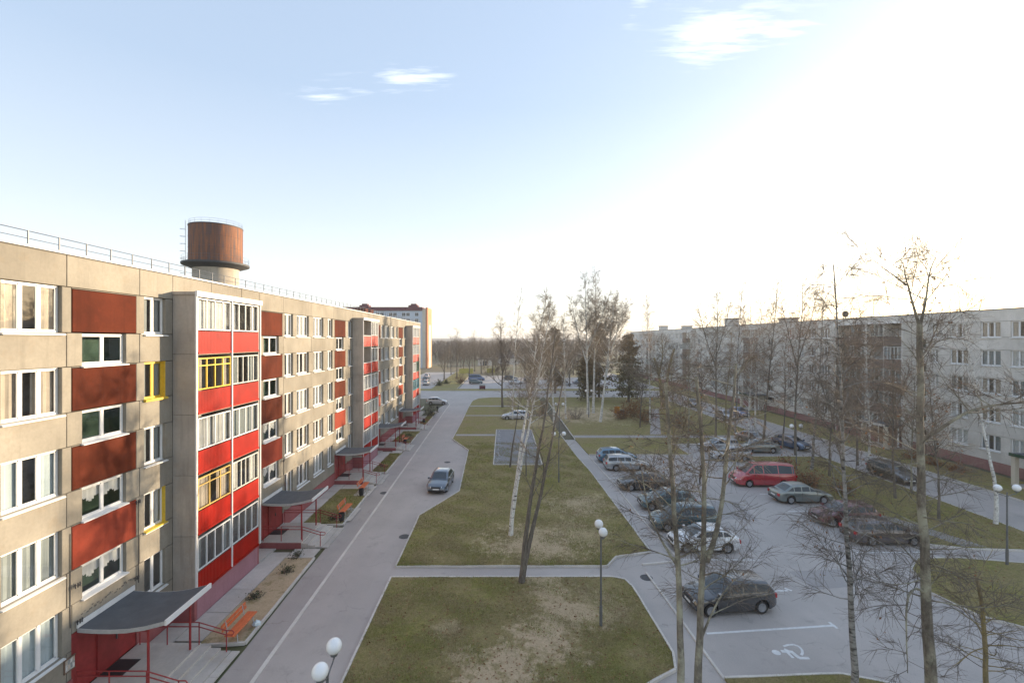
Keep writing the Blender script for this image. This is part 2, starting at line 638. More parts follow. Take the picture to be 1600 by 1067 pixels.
mk_bark('bark_birch', (.80, .78, .73), (.05, .045, .042))
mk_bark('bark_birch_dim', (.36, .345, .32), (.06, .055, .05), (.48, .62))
mk_bark('bark_grey', (.22, .19, .155), (.075, .064, .053), (.4, .7), 1.0, 6.0)
mk_bark('bark_lichen', (.27, .235, .18), (.085, .072, .058), (.4, .7), 1.2, 5.0, moss=(.44, .42, .31))
mk_bark('bark_yellow', (.36, .28, .15), (.08, .065, .045), (.4, .75), 1.2, 5.0, moss=(.34, .27, .10))
plain('twig', (.16, .128, .10), .85, .3, 3)
plain('twig_pale', (.24, .195, .15), .85, .3, 3)
plain('twig_red', (.27, .185, .13), .85, .3, 3)
plain('needle', (.17, .15, .085), .8, .4, 1.5)
plain('needle_brown', (.22, .155, .08), .85, .35, 1.5)
plain('shrub_green', (.05, .065, .025), .85, .4, 4)
plain('shrub_red', (.13, .06, .045), .85, .4, 4)

s = NT('rust')
p = s.pos()
v = s.noise(s.pos((3.2, 3.2, .28)), .8, 6, .68)
cc = s.ramp(v, [(.28, (.07, .075, .09)), (.42, (.11, .065, .055)), (.55, (.25, .095, .04)), (.72, (.36, .16, .065)), (.85, (.42, .36, .30))])
cc = s.mix(s.ramp(s.noise(p, 1.3, 5, .7), [(.4, 0), (.7, .5)]), cc, (.20, .085, .045))
s.col(cc)
s.rough(.8)
s.bump(s.noise(p, 6, 4), .3, .02)
M = MATS

# ================================================================== the setting: ground, roads, kerbs, lawns
def struct(name, mb, mats, **kw):
    return tag(mb.build(name, mats, **kw), kind='structure')


def sheet(name, poly, z, mat):
    m = MB()
    a = sum(poly[i][0] * poly[(i + 1) % len(poly)][1] - poly[(i + 1) % len(poly)][0] * poly[i][1] for i in range(len(poly)))
    if a < 0:
        poly = poly[::-1]
    m.quad(*[(x, y, z) for x, y in poly])
    return struct(name, m, M[mat])


def rect(x0, x1, y0, y1):
    return [(x0, y0), (x1, y0), (x1, y1), (x0, y1)]


def strip(line, w):
    """polygon of width w to the right of a polyline"""
    L, Rr = [], []
    for i, p in enumerate(line):
        a, b = Vector(line[max(i - 1, 0)]), Vector(line[min(i + 1, len(line) - 1)])
        d = (b - a).normalized()
        nrm = Vector((d.y, -d.x))
        L.append(tuple(p))
        Rr.append(tuple(Vector(p) + nrm * w))
    return L + Rr[::-1]


def kerb(line, w=.095, z0=-.02, z1=.118, closed=False, mat='kerb', step=1.0):
    """kerb stones about a metre long laid end to end, slightly uneven"""
    m = MB()
    pts = [Vector(p) for p in line]
    if closed:
        pts.append(pts[0])
    for a, b in zip(pts[:-1], pts[1:]):
        d = b - a
        L = d.length
        if L < .02:
            continue
        d.normalize()
        nrm = Vector((-d.y, d.x))
        k = max(1, round(L / step))
        for i in range(k):
            s0, s1 = L * i / k + .005, L * (i + 1) / k - .005
            dz, off = random.uniform(-.008, .008), random.uniform(-.006, .006)
            q = [a + d * s0 + nrm * (off - w / 2), a + d * s1 + nrm * (off - w / 2), a + d * s1 + nrm * (off + w / 2), a + d * s0 + nrm * (off + w / 2)]
            m.prism([(p.x, p.y) for p in q], z0, z1 + dz)
    return struct('kerb', m, M[mat])


def lawn(name, poly, kerbs=True, z=.09, mat='turf', kerb_idx=None):
    m = MB()
    m.prism(poly, -.02, z)
    o = struct(name, m, M[mat])
    if kerbs:
        n = len(poly)
        run = []
        for i in (kerb_idx if kerb_idx is not None else range(n)):
            a, b = poly[i], poly[(i + 1) % n]
            if run and run[-1] == a:
                run.append(b)
            else:
                if len(run) > 1:
                    kerb(run)
                run = [a, b]
        if len(run) > 1:
            kerb(run)
    return o


g = MB()
NX = [-6000, -2500, -900, -300, -120, 0, 120, 300, 900, 2500, 6000]
NY = [-300, -40, 60, 200, 400, 900, 1800, 3500, 8000]
for i in range(len(NX) - 1):
    for j in range(len(NY) - 1):
        g.quad((NX[i], NY[j], -.05), (NX[i + 1], NY[j], -.05), (NX[i + 1], NY[j + 1], -.05), (NX[i], NY[j + 1], -.05))
struct('ground', g, M['far_ground'])

gut = [(-9.55, 2), (-9.63, 17.5), (-9.95, 38), (-10.27, 55.4), (-10.75, 80), (-10.95, 93), (-12.2, 98.5), (-16, 101.8), (-26, 103)]
sheet('main_road', [(gut[i][0] + .16, gut[i][1]) for i in range(len(gut))] + [(-26, 104), (0, 104), (0, 2)], 0.0, 'asphalt')
kb = MB()
for i in range(len(gut) - 1):
    (x0, y0), (x1, y1) = gut[i], gut[i + 1]
    k = max(1, round(math.hypot(x1 - x0, y1 - y0)))
    for q in range(k):
        ge = .004 / math.hypot(x1 - x0, y1 - y0)
        a, b = q / k + ge, (q + 1) / k - ge
        pa, pb = (x0 + (x1 - x0) * a, y0 + (y1 - y0) * a), (x0 + (x1 - x0) * b, y0 + (y1 - y0) * b)
        kb.prism([(pa[0] - .02, pa[1]), (pa[0] + .15, pa[1]), (pb[0] + .15, pb[1]), (pb[0] - .02, pb[1])], -.03, .012 + random.uniform(0, .008))
struct('kerb', kb, M['kerb'])
side_l = [(-10.8, 2), (-10.88, 19.3), (-11.05, 25), (-11.2, 33), (-11.5, 44), (-11.75, 56), (-12.2, 80), (-12.3, 88)]
sheet('sidewalk', side_l + [(-11.6, 97), (-10.95, 93), (-10.75, 80), (-10.27, 55.4), (-9.95, 38), (-9.63, 17.5), (-9.55, 2)], 0.004, 'asphalt_old')
sheet('cross_road', rect(-90, 70, 104, 117), 0.0, 'asphalt')
sheet('parking_lot', rect(0, 30, 2, 60), 0.0, 'asphalt_lot')
sheet('east_road', [(30, 2), (41.6, 2), (41.6, 104), (35, 104), (35, 60), (30, 60)], 0.0, 'asphalt')
sheet('east_road', rect(35.5, 41.6, 117, 180), 0.0, 'asphalt')
sheet('far_parking', rect(-31, -19.5, 117, 185), 0.0, 'asphalt')
sheet('far_parking', rect(-12, 1.5, 122, 168), 0.0, 'asphalt')
sheet('far_parking', rect(1.5, 34, 122, 160), 0.0, 'asphalt')

L_south = [(-6.10, 8), (-6.12, 17.5), (-6.15, 25.14), (5.9, 25.16), (6.55, 24.9), (6.76, 24.2), (6.84, 23.1), (7.0, 19.06), (6.75, 18.1), (5.65, 17.46), (4.4, 16.6), (4.4, 8)]
lawn('lawn', L_south, kerb_idx=range(0, 10))
L_north = [(-6.16, 26.32), (-6.22, 33.95), (-3.81, 39.4), (-4.14, 54.1), (-6.7, 60.1), (-6.63, 72.6), (-6.76, 89), (-6.6, 98), (-5.6, 101.8), (-3, 103.6), (2, 103.9), (7.7, 103.9),
           (7.7, 64.6), (8.1, 51.7), (8.55, 45), (8.8, 34.8), (8.9, 31.6), (8.95, 28.1), (6.7, 27.5), (5.9, 26.34)]
lawn('lawn', L_north, kerb_idx=list(range(0, 11)) + list(range(12, 20)))
L_ne = [(9.6, 51.9), (21, 51.9), (21, 57.3), (35, 57.3), (35, 103.9), (9.3, 103.9), (9.3, 60)]
lawn('lawn', L_ne, kerb_idx=range(0, 6))
L_east = [(26.7, 29.2), (28.7, 28.55), (35.1, 28.1), (35.25, 51), (26.7, 51.2)]
lawn('lawn', L_east)
L_se = [(23.0, 26.0), (21.85, 23.6), (22.3, 21.6), (23.4, 20.7), (27, 19.4), (35.1, 17.4), (35.1, 26.75), (30, 26.75), (27, 27.35), (24.5, 27.3)]
lawn('lawn', L_se)
L_f = [(8.46, 17.64), (12.2, 17.84), (13.1, 17.86), (14.2, 17.5), (17.6, 16.2), (18, 8), (8.6, 8)]
lawn('lawn', L_f, kerb_idx=range(0, 5))
lawn('lawn', [(41.7, 20), (47.3, 20), (47.3, 176), (41.7, 176)], kerb_idx=[3], mat='turf')
lawn('lawn', rect(-70, 60, 117.2, 121.8), kerb_idx=[0], z=.1)
lawn('lawn', [(-19.2, 122), (-12.3, 122), (-12.3, 168), (-16.5, 190), (-19.2, 190)], z=.1)

# kerb between lot and its footway, paths' own edges
kerb([(8.46, 17.64), (8.3, 20.1), (8.14, 23.2), (7.95, 25.7)], w=.10, z1=.06)
kerb([(8.0, 26.6), (10.3, 27.0)], w=.10, z1=.1)
kerb([(10.35, 27.6), (10.05, 32.6), (9.94, 41.6), (9.65, 48.2), (9.5, 51.7)], w=.10, z1=.06)
kerb([(26.55, 28.3), (26.6, 51.3)], w=.10)
for yy, x0, x1, w in ((62.6, -6.5, -1.2, 1.1), (78.7, -6.5, 7.6, .9), (90.0, -6.6, 7.6, 1.2)):
    sheet('footpath', rect(x0, x1, yy - w / 2, yy + w / 2), .096, 'asphalt_old')
sheet('footpath', rect(9.4, 34.8, 60.8, 62.4), .096, 'asphalt_old')
sheet('footpath', [(20, 63), (21.5, 63), (29, 86), (27.6, 86)], .097, 'asphalt_old')
sheet('footpath', [(28.7, 28.8), (30.2, 28.7), (28.4, 33.5), (27.2, 34.5)], .096, 'asphalt_path')
sheet('sports_pad', rect(-1.02, 3.95, 47.7, 66.2), .10, 'asphalt_pad')
kerb([(-1.05, 47.65), (-1.05, 66.25), (3.98, 66.25), (3.98, 47.65)], closed=True, w=.10, z1=.15)


def marking(poly, z=.006, mat='paint_white', name='road_marking'):
    return sheet(name, poly, z, mat)


def line_mark(a, b, w=.11, z=.006, mat='paint_white'):
    a, b = Vector(a), Vector(b)
    d = (b - a).normalized()
    nn = Vector((-d.y, d.x)) * (w / 2)
    return marking([tuple(a + nn), tuple(a - nn), tuple(b - nn), tuple(b + nn)], z, mat)


for i in range(13):                                   # white ticks along both edges of the pad
    for x in (-.62, 3.5):
        if x > 0 and i > 8:
            continue
        line_mark((x - .26, 48.9 + i * 1.3), (x + .26, 48.9 + i * 1.3), .12, .106, 'road_paint')
    if i % 2 == 0:
        line_mark((-.62, 49.0 + i * 1.3), (-.62, 50.1 + i * 1.3), .07, .1065, 'road_paint')
for yy, x0, x1 in ((27.3, 10.45, 15.1), (34.2, 10.2, 15), (39.0, 10.15, 15), (43.4, 10.0, 14.9), (48.2, 9.85, 14.8)):
    line_mark((x0, yy), (x1, yy - .05), .085, .006)
line_mark((9.0, 20.42), (15.1, 21.0), .13)
line_mark((8.6, 23.6), (14.75, 23.92), .13)
line_mark((14.72, 24.16), (14.95, 23.9), .13, .0065)
line_mark((15.05, 20.78), (15.0, 21.25), .13, .0068)
for yy in (28.2, 35.0, 38.9, 44.2, 48):
    line_mark((21.6, yy), (26.2, yy + .04), .10)
# accessible-bay pictogram: head, trunk, seat, footrest, wheel
hx, hy = gp(1213, 1019)
marking([(hx + .17 * math.cos(t * .524), hy + .17 * math.sin(t * .524)) for t in range(12)], .007)
P = lambda u, v: gp(900 + u * .25, 800 + v * .25)
for k, (a, b, w) in enumerate((((1282, 868), (1350, 872), .17), ((1300, 853), (1330, 866), .11), ((1340, 866), (1398, 912), .17), ((1392, 911), (1458, 911), .15), ((1322, 876), (1358, 911), .12))):
    line_mark(P(*a), P(*b), w, .007 + .0004 * k)
arc = [P(*q) for q in ((1296, 838), (1325, 829), (1360, 827), (1392, 838), (1412, 858), (1416, 880), (1408, 893))]
for k in range(len(arc) - 1):
    line_mark(arc[k], arc[k + 1], .10, .0092 + .0004 * (k % 2))

for (u, v, r) in ((699, 722, .33), (632, 838, .36), (1010, 902, .33), (600, 770, .33)):
    x, y = gp(u, v)
    mh = MB().lathe([(.001, .008), (r * .82, .008), (r * .84, .002)], 18, (x, y, 0))
    mh.lathe([(r * .86, .002), (r * .88, .009), (r, .009), (r + .01, .001)], 18, (x, y, 0))
    tag(mh.build('manhole_cover', M['roof_edge']), 'round iron manhole cover in the asphalt %s' % ['of the parking bay', 'of the near road lane', 'by the lot corner', 'on the kerb side of the road'][[699, 632, 1010, 600].index(u)], 'manhole cover', 'manhole covers')
for (pts) in (((16.2, 24), (19.8, 24.5), (19.6, 26.2), (16.0, 25.9)), ((15.5, 33.5), (18.4, 33.2), (18.8, 37), (15.7, 37.4))):
    sheet('road_patch', list(pts), .0045, 'asphalt_path')

# hills on the horizon
h = MB()
xs = list(range(-4200, 4300, 100))
prof = []
for j, (y, a) in enumerate(((900, 0), (1300, 5), (1800, 13), (2300, 22), (2900, 12))):
    row = []
    for x in xs:
        z = a * (1 + .16 * math.sin(x * .0013 + j) + .10 * math.sin(x * .0047 + 2 * j) + .05 * math.sin(x * .013 + j)) - .2
        row.append(len(h.v))
        h.v.append((x, y + 120 * math.sin(x * .0011), z))
    prof.append(row)
for j in range(len(prof) - 1):
    for i in range(len(xs) - 1):
        h.f.append((prof[j][i], prof[j][i + 1], prof[j + 1][i + 1], prof[j + 1][i]))
        h.m.append(0)
struct('hills', h, M['hill_wood'], smooth=180)

# ================================================================== windows
WCACHE = {}


def curtain_mesh(W, H, seed, cover):
    """hanging cloth with folds; cover 0..1 of the width from both sides"""
    r = random.Random(seed)
    m = MB()
    spans = [(-W / 2 + .04, W / 2 - .04)] if cover >= 1 else [(-W / 2 + .04, -W / 2 + .04 + W * cover / 2), (W / 2 - .04 - W * cover / 2, W / 2 - .04)]
    z0 = .03
    for (a, b) in spans:
        n = max(4, int((b - a) / .07))
        prev = None
        for i in range(n + 1):
            y = a + (b - a) * i / n
            x = .025 * math.sin(i * 1.9 + seed) + .012 * r.uniform(-1, 1)
            cur = [(x, y, z0), (x * .7, y, H - .05)]
            if prev:
                m.quad(prev[0], cur[0], cur[1], prev[1])
            prev = cur
    return m


def window_meshes(W, H, panes, fm, cur, sill, depth):
    """local frame: x outwards, y across, z up from the opening's foot"""
    key = (round(W, 2), round(H, 2), panes, fm, cur, sill, depth)
    if key in WCACHE:
        return WCACHE[key]
    t = .065
    fr = MB()
    fr.box(-.07, 0, -W / 2, W / 2, 0, t)
    fr.box(-.07, 0, -W / 2, W / 2, H - t, H)
    fr.box(-.07, 0, -W / 2, -W / 2 + t, t, H - t)
    fr.box(-.07, 0, W / 2 - t, W / 2, t, H - t)
    ps = []
    pw = (W - 2 * t) / panes
    for i in range(panes):
        a = -W / 2 + t + pw * i
        if i:
            fr.box(-.07, .002, a - .045, a + .045, t, H - t)
        la, lb = a + (.045 if i else 0), a + pw - (.045 if i < panes - 1 else 0)
        for (y0, y1, z0, z1) in ((la, la + .035, t, H - t), (lb - .035, lb, t, H - t), (la, lb, t, t + .035), (la, lb, H - t - .035, H - t)):
            fr.box(-.055, -.012, y0 + .001, y1 - .001, z0 + .001, z1 - .001)
        ps.append((la + .035, lb - .035, t + .035, H - t - .035))
    frame = fr.mesh('window', M[fm])
    panes_m = [MB().quad((-.03, a, z0), (-.03, b, z0), (-.03, b, z1), (-.03, a, z1)).mesh('pane', M['glass']) for (a, b, z0, z1) in ps]
    sm = None
    if sill:
        q = MB()
        q.v += [(-.02, -W / 2 - .06, 0), (-.02, W / 2 + .06, 0), (depth + .10, W / 2 + .06, -.05), (depth + .10, -W / 2 - .06, -.05),
                (-.02, -W / 2 - .06, -.07), (-.02, W / 2 + .06, -.07), (depth + .10, W / 2 + .06, -.09), (depth + .10, -W / 2 - .06, -.09)]
        for f in ((0, 3, 2, 1), (4, 5, 6, 7), (0, 1, 5, 4), (1, 2, 6, 5), (2, 3, 7, 6), (3, 0, 4, 7)):
            q.f.append(f)
            q.m.append(0)
        sm = q.mesh('sill', M[fm if fm == 'yellow_frame' else 'white_trim'])
    bk = MB()
    D = .55
    bk.quad((-D, -W / 2, 0), (-D, W / 2, 0), (-D, W / 2, H), (-D, -W / 2, H))
    bk.quad((-.071, -W / 2, 0), (-.071, W / 2, 0), (-D, W / 2, 0), (-D, -W / 2, 0))
    bk.quad((-.071, -W / 2, H), (-.071, W / 2, H), (-D, W / 2, H), (-D, -W / 2, H))
    bk.quad((-.071, -W / 2, 0), (-.071, -W / 2, H), (-D, -W / 2, H), (-D, -W / 2, 0))
    bk.quad((-.071, W / 2, 0), (-.071, W / 2, H), (-D, W / 2, H), (-D, W / 2, 0))
    back = bk.mesh('room', M['stair_green' if cur and cur[0].startswith('stair') else 'inner_wall'])
    cm = None
    if cur and cur[1] > 0:
        cm = curtain_mesh(W, H, cur[2], cur[1])
        if cur[0] == 'stair_net':
            cm = MB()
            for i in range(16):
                a, b = -W / 2 + .05 + (W - .1) * i / 16, -W / 2 + .05 + (W - .1) * (i + 1) / 16
                if abs((a + b) / 2) < .05:
                    continue
                zz = H * (.52 + .07 * math.sin(i * 1.2))
                cm.quad((.015 * (i % 2), a, zz), (.015 * ((i + 1) % 2), b, zz + .03 * math.sin(i)), (.015 * ((i + 1) % 2), b, H - .05), (.015 * (i % 2), a, H - .05))
        cm = cm.mesh('curtain', M[{'w': 'curtain_white', 'b': 'curtain_beige', 'g': 'curtain_grey', 'l': 'blind', 'stair_net': 'curtain_white'}[cur[0]]])
    WCACHE[key] = (frame, panes_m, sm, back, cm)
    return WCACHE[key]


def place_window(parent, X, y, z, W, H, panes, fm='white_frame', cur=None, sill=True, depth=.14, rot=0.0, simple=False):
    fr, pm, sm, bk, cm = window_meshes(W, H, panes, fm, cur, sill, depth)
    o = link('window', fr, parent, world_space=True, loc=Vector((X, y, z)), rot=rot)
    for p in pm:
        link('pane', p, o)
    if sm:
        link('sill', sm, o)
    link('room', bk, o)
    if cm:
        link('curtain', cm, o, loc=Vector((-.115, 0, 0)))
    return o


PANEL = {}


def panel_box(parent, X, sgn, y0, y1, z0, z1, mat, th=.25, proud=0.0, name='wall_panel'):
    """one precast facade panel as a box of its own"""
    g2 = .011
    key = (round(y1 - y0, 3), round(z1 - z0, 3), mat, th)
    if key not in PANEL:
        W, H, c = y1 - y0 - 2 * g2, z1 - z0 - 2 * g2, .012
        m = MB()
        a, b = W / 2, W / 2 - c
        m.quad((0, -b, c), (0, b, c), (0, b, H - c), (0, -b, H - c))
        ring_in = [(0, -b, c), (0, b, c), (0, b, H - c), (0, -b, H - c)]
        ring = [(-c, -a, 0), (-c, a, 0), (-c, a, H), (-c, -a, H)]
        back = [(-th, -a, 0), (-th, a, 0), (-th, a, H), (-th, -a, H)]
        for i in range(4):
            j = (i + 1) % 4
            m.quad(ring_in[i], ring[i], ring[j], ring_in[j])
            m.quad(ring[i], back[i], back[j], ring[j])
        PANEL[key] = m.mesh(name, M[mat])
    off = proud + random.uniform(-.006, .006)
    return link(name, PANEL[key], parent, world_space=True, loc=Vector((X + sgn * off, (y0 + y1) / 2, z0 + g2)), rot=0 if sgn > 0 else math.pi)


def corrugated(y0, y1, z0, z1, x, pitch=.11, d=.011):
    m = MB()
    n = max(2, int((y1 - y0) / pitch * 4))
    pr = None
    for i in range(n + 1):
        y = y0 + (y1 - y0) * i / n
        xx = x + (d if (i // 2) % 2 else 0)
        if pr:
            m.quad((pr[1], pr[0], z0), (xx, y, z0), (xx, y, z1), (pr[1], pr[0], z1))
        pr = (y, xx)
    return m


def glazing(parent, X, sgn, y0, y1, z0, z1, n, fm, cur, seed, transom=False, pn=True):
    """balcony glazing: a frame with n lights, its panes and what hangs behind"""
    W, H = y1 - y0, z1 - z0
    t = .055
    m = MB()
    m.box(-.06, 0, -W / 2, W / 2, 0, t)
    m.box(-.06, 0, -W / 2, W / 2, H - t, H)
    for i in range(n + 1):
        y = -W / 2 + t / 2 + (W - t) * i / n
        m.box(-.06, .003, y - t / 2, y + t / 2, t, H - t)
    if transom:
        for i in range(n):
            a, b = -W / 2 + t + (W - t) * i / n, -W / 2 + (W - t) * (i + 1) / n
            m.box(-.05, .0, a, b, H * .74, H * .74 + .05)
    o = m.build('balcony_glazing', M[fm], parent, world_space=True, loc=Vector((X, (y0 + y1) / 2, z0)), rot=0 if sgn > 0 else math.pi)
    if pn:
        for i in range(n):
            a, b = -W / 2 + t + (W - t) * i / n, -W / 2 + (W - t) * (i + 1) / n
            q = MB().quad((-.03, a, t), (-.03, b, t), (-.03, b, H - t), (-.03, a, H - t))
            q.build('pane', M['glass'], o)
    else:
        q = MB().quad((-.03, -W / 2 + t, t), (-.03, W / 2 - t, t), (-.03, W / 2 - t, H - t), (-.03, -W / 2 + t, H - t))
        q.build('pane', M['glass'], o)
    if cur:
        c = curtain_mesh(W - .1, H - .05, seed, cur[1])
        c.build('curtain', M[{'w': 'curtain_white', 'b': 'curtain_beige', 'g': 'curtain_grey'}[cur[0]]], o, loc=Vector((-.16, 0, 0)))
    return o


FL = [1.2 + 2.8 * k for k in range(5)]                  # floor levels


def balcony_block(root, X, sgn, b, nb, spec, detail, sheet_mat, side_mat, proj=1.06, bw=2.785):
    """a stack of five loggias per bay between concrete fins"""
    y1 = b + nb * bw
    xf = X + sgn * proj
    for k in range(-1, 5):                               # fins, one panel a storey, near and far side
        z0, z1 = (0.0, 1.15) if k < 0 else (FL[k] - .05 + (.0 if k else 0), FL[k] + 2.75 if k < 4 else 15.1)
        for (ya, yb) in ((b, b + .16), (y1 - .16, y1)):
            m = MB().box(X, xf - sgn * (.06 if k < 0 else 0), ya, yb, z0 + .008, z1 - .008)
            m.build('side_wall', M['socle' if k < 0 and sgn > 0 else side_mat], root, world_space=True)
    for i in range(nb):
        a, c = b + i * bw + (.16 if i == 0 else .05), b + (i + 1) * bw - (.16 if i == nb - 1 else .05)
        if i:
            MB().box(X, xf - sgn * .05, b + i * bw - .05, b + i * bw + .05, 1.1, 15.1).build('divider_wall', M[side_mat], root, world_space=True)
        for k in range(5):
            z = FL[k]
            MB().box(X, xf - sgn * .03, a, c, z - .10, z + .05).build('balcony_slab', M['panel_grey'], root, world_space=True)
            cm = spec.get((i, k), {})
            pm = cm.get('par', sheet_mat)
            if detail:
                p = corrugated(a - .02, c + .02, z + .02, z + 1.01, xf - sgn * .01)
                o = p.build('balcony_parapet', M[pm], root, world_space=True)
                t = MB().box(xf - sgn * .03, xf + sgn * .035, a - .02, c + .02, z - .06, z + .03)
                t.build('drip_strip', M[pm], o, world_space=True)
            else:
                MB().box(xf - sgn * .05, xf, a, c, z - .06, z + 1.0).build('balcony_parapet', M[pm], root, world_space=True)
            if cm.get('open'):
                MB().box(xf - sgn * .06, xf + sgn * .01, a, c, z + 1.01, z + 1.06).build('handrail', M['white_trim'], root, world_space=True)
            else:
                glazing(root, xf - sgn * .01, sgn, a, c, z + 1.06, z + 2.55, cm.get('n', 5), cm.get('f', 'white_frame'), cm.get('c', ('w', 1.0)), b + i * 7 + k, cm.get('t', False), detail)
            MB().box(X + sgn * .012, X + sgn * .014, a, c, z + .05, z + 2.7).build('back_wall', M['inner_wall'], root, world_space=True)
    w = .07
    if detail:
        for y in [b + .005] + [b + i * bw for i in range(1, nb)] + [y1 - .005]:
            MB().box(xf - sgn * .02, xf + sgn * .055, y - w / 2, y + w / 2, 1.2, 15.05).build('corner_trim', M['white_trim'], root, world_space=True)
    MB().box(X, xf + sgn * .09, b - .06, y1 + .06, 15.08, 15.22).build('balcony_roof', M['panel_grey'], root, world_space=True)
    MB().box(xf + sgn * .02, xf + sgn * .12, b - .08, y1 + .08, 15.0, 15.25).build('fascia', M['white_trim'], root, world_space=True)
    MB().box(X, xf - sgn * .05, b + .17, y1 - .17, -.02, 1.08).build('plinth', M['socle_mauve' if sgn > 0 else 'socle_east'], root, world_space=True)


# ================================================================== the west block (left)
XW, YW0, YW1, ROOF = -15.23, 5.0, 84.3, 16.0
west = thing('apartment_building', 'long five-storey panel block with red balconies and rust-red painted panels, sunlit', 'building', (XW - 6, 45, 0))
blocks = (21.21, 46.45, 71.69)
colsW = [('W', 10.3, 12.2), ('W', 13.98, 15.88), ('S', 16.25, 19.10), ('N', 19.55, 20.75)]
jointsW = [YW0, 9.7, 13.1, 16.06, 19.28, 21.21]
segs = [jointsW]
for b in blocks:
    colsW.append(('B', b, b + 5.57))
    if b < 70:
        colsW += [('S', b + 7.62, b + 10.5), ('N', b + 10.85, b + 12.12), ('W', b + 12.74, b + 14.8), ('W', b + 15.7, b + 17.7), ('N', b + 18.64, b + 19.8), ('S', b + 20.29, b + 23.15), ('N', b + 23.9, b + 25.05)]
        segs.append([b + 5.57, b + 7.5, b + 10.65, b + 15.25, b + 20.1, b + 23.3, b + 25.24])
    else:
        colsW += [('S', b + 7.62, b + 10.5)]
        segs.append([b + 5.57, b + 7.5, b + 10.65, YW1])
cur_opts = [('w', 1.0, 1), ('w', .8, 2), ('b', .8, 3), ('g', 1.0, 4), ('w', .65, 5), ('w', 1.0, 9), ('b', .6, 6), ('w', .9, 7), ('g', .7, 8)]
special = {(13.98, 0): dict(cur=('l', 1.0, 1)), (13.98, 1): dict(cur=('g', 1.0, 2)), (13.98, 2): dict(cur=('l', .66, 3)), (13.98, 3): dict(cur=('b', .8, 4)), (13.98, 4): dict(cur=('b', .5, 9)),
           (19.55, 3): dict(fm='yellow_frame', cur=('g', .5, 5)), (19.55, 1): dict(cur=('w', .5, 3), yellow=True), (19.55, 4): dict(cur=('g', .7, 2)), (19.55, 2): dict(cur=('g', .6, 2)), (19.55, 0): dict(cur=None)}
for seg in segs:
    ya, yb = seg[0], seg[-1]
    inside = [c for c in colsW if c[0] != 'B' and c[1] >= ya - .01 and c[2] <= yb + .01]
    stairs = [c for c in inside if c[0] == 'S']
    for k in range(5):
        z0, z1 = FL[k] + .85, FL[k] + 2.45
        cuts = []
        for c in inside:
            if c[0] == 'S':
                if k > 0:
                    panel_box(west, XW, 1, c[1], c[2], z0 + .02, z1 - .05, 'salmon_render' if k == 1 else 'red_render', proud=.012)
                    panel_box(west, XW, 1, c[1], c[2], z1 - .05, z1, 'panel')
                else:
                    panel_box(west, XW, 1, c[1], c[2], 2.62, z1, 'panel')
            else:
                sp = special.get((c[1], k), {})
                W = c[2] - c[1]
                place_window(west, XW - .14, (c[1] + c[2]) / 2, z0, W, z1 - z0, 3 if c[0] == 'W' else 2, sp.get('fm', 'white_frame'), sp['cur'] if 'cur' in sp else random.choice(cur_opts))
                if sp.get('yellow') or sp.get('fm'):
                    MB().box(XW - .14, XW - .004, c[2] - .035, c[2], z0, z1).build('window_reveal', M['yellow_frame'], west, world_space=True)
                    MB().box(XW - .14, XW + .11, c[1] - .05, c[2] + .02, z0 - .05, z0 + .012).build('window_ledge', M['yellow_frame'], west, world_space=True)
            cuts.append((c[1], c[2]))
        y = ya
        for (c0, c1) in sorted(cuts) + [(yb, yb)]:
            if c0 - y > .05:
                panel_box(west, XW, 1, y, c0, z0, z1, 'panel')
            y = c1
        if k < 4:                                        # spandrel band over this storey
            for (p0, p1) in zip(seg[:-1], seg[1:]):
                st = [c for c in stairs if c[1] >= p0 - .05 and c[2] <= p1 + .05]
                if not st:
                    panel_box(west, XW, 1, p0, p1, z1, z1 + 1.2, 'panel')
                else:
                    w0, w1 = st[0][1] + .42, st[0][2] - .52
                    panel_box(west, XW, 1, p0, w0, z1, z1 + 1.2, 'panel')
                    panel_box(west, XW, 1, w1, p1, z1, z1 + 1.2, 'panel')
                    place_window(west, XW - .13, (w0 + w1) / 2, z1 + .03, w1 - w0, 1.14, 2, 'white_frame', ('stair_net', 1.0, 1) if k < 2 else ('stair', 0, 0), True, .13)
    for (p0, p1) in zip(seg[:-1], seg[1:]):
        panel_box(west, XW, 1, p0, p1, 14.85, 15.98, 'panel')
        st = [c for c in stairs if c[1] >= p0 - .05 and c[2] <= p1 + .05]
        if st:
            panel_box(west, XW, 1, p0, st[0][1], 1.06, 2.05, 'panel')
            panel_box(west, XW, 1, st[0][2], p1, 1.06, 2.05, 'panel')
            MB().box(XW - .2, XW + .03, p0, st[0][1], 0, 1.06).build('plinth', M['socle'], west, world_space=True)
            MB().box(XW - .2, XW + .03, st[0][2], p1, 0, 1.06).build('plinth', M['socle'], west, world_space=True)
        else:
            panel_box(west, XW, 1, p0, p1, 1.06, 2.05, 'panel')
            MB().box(XW - .2, XW + .03, p0, p1, 0, 1.06).build('plinth', M['panel_grey' if p0 < 15 else 'socle'], west, world_space=True)
for b in blocks:                                         # parapet and backing run on behind the loggias
    panel_box(west, XW, 1, b, b + 2.8, 15.0, 15.98, 'panel')
    panel_box(west, XW, 1, b + 2.8, b + 5.57, 15.0, 15.98, 'panel')
MB().box(XW - .9, XW - .72, YW0, YW1, 0, 15.7).build('inner_wall', M['joint'], west, world_space=True)
MB().box(XW - 12, XW - .26, YW1 - .2, YW1, 0, 15.95).build('end_wall', M['panel'], west, world_space=True)
MB().box(XW - 12, XW - .26, YW0, YW0 + .2, 0, 15.95).build('end_wall', M['panel'], west, world_space=True)
MB().box(XW - 12.2, XW - 12, YW0, YW1, 0, 15.95).build('rear_wall', M['panel'], west, world_space=True)
MB().box(XW - 12, XW - .26, YW0 + .2, YW1 - .2, 15.5, 15.7).build('roof', M['roofing'], west, world_space=True)
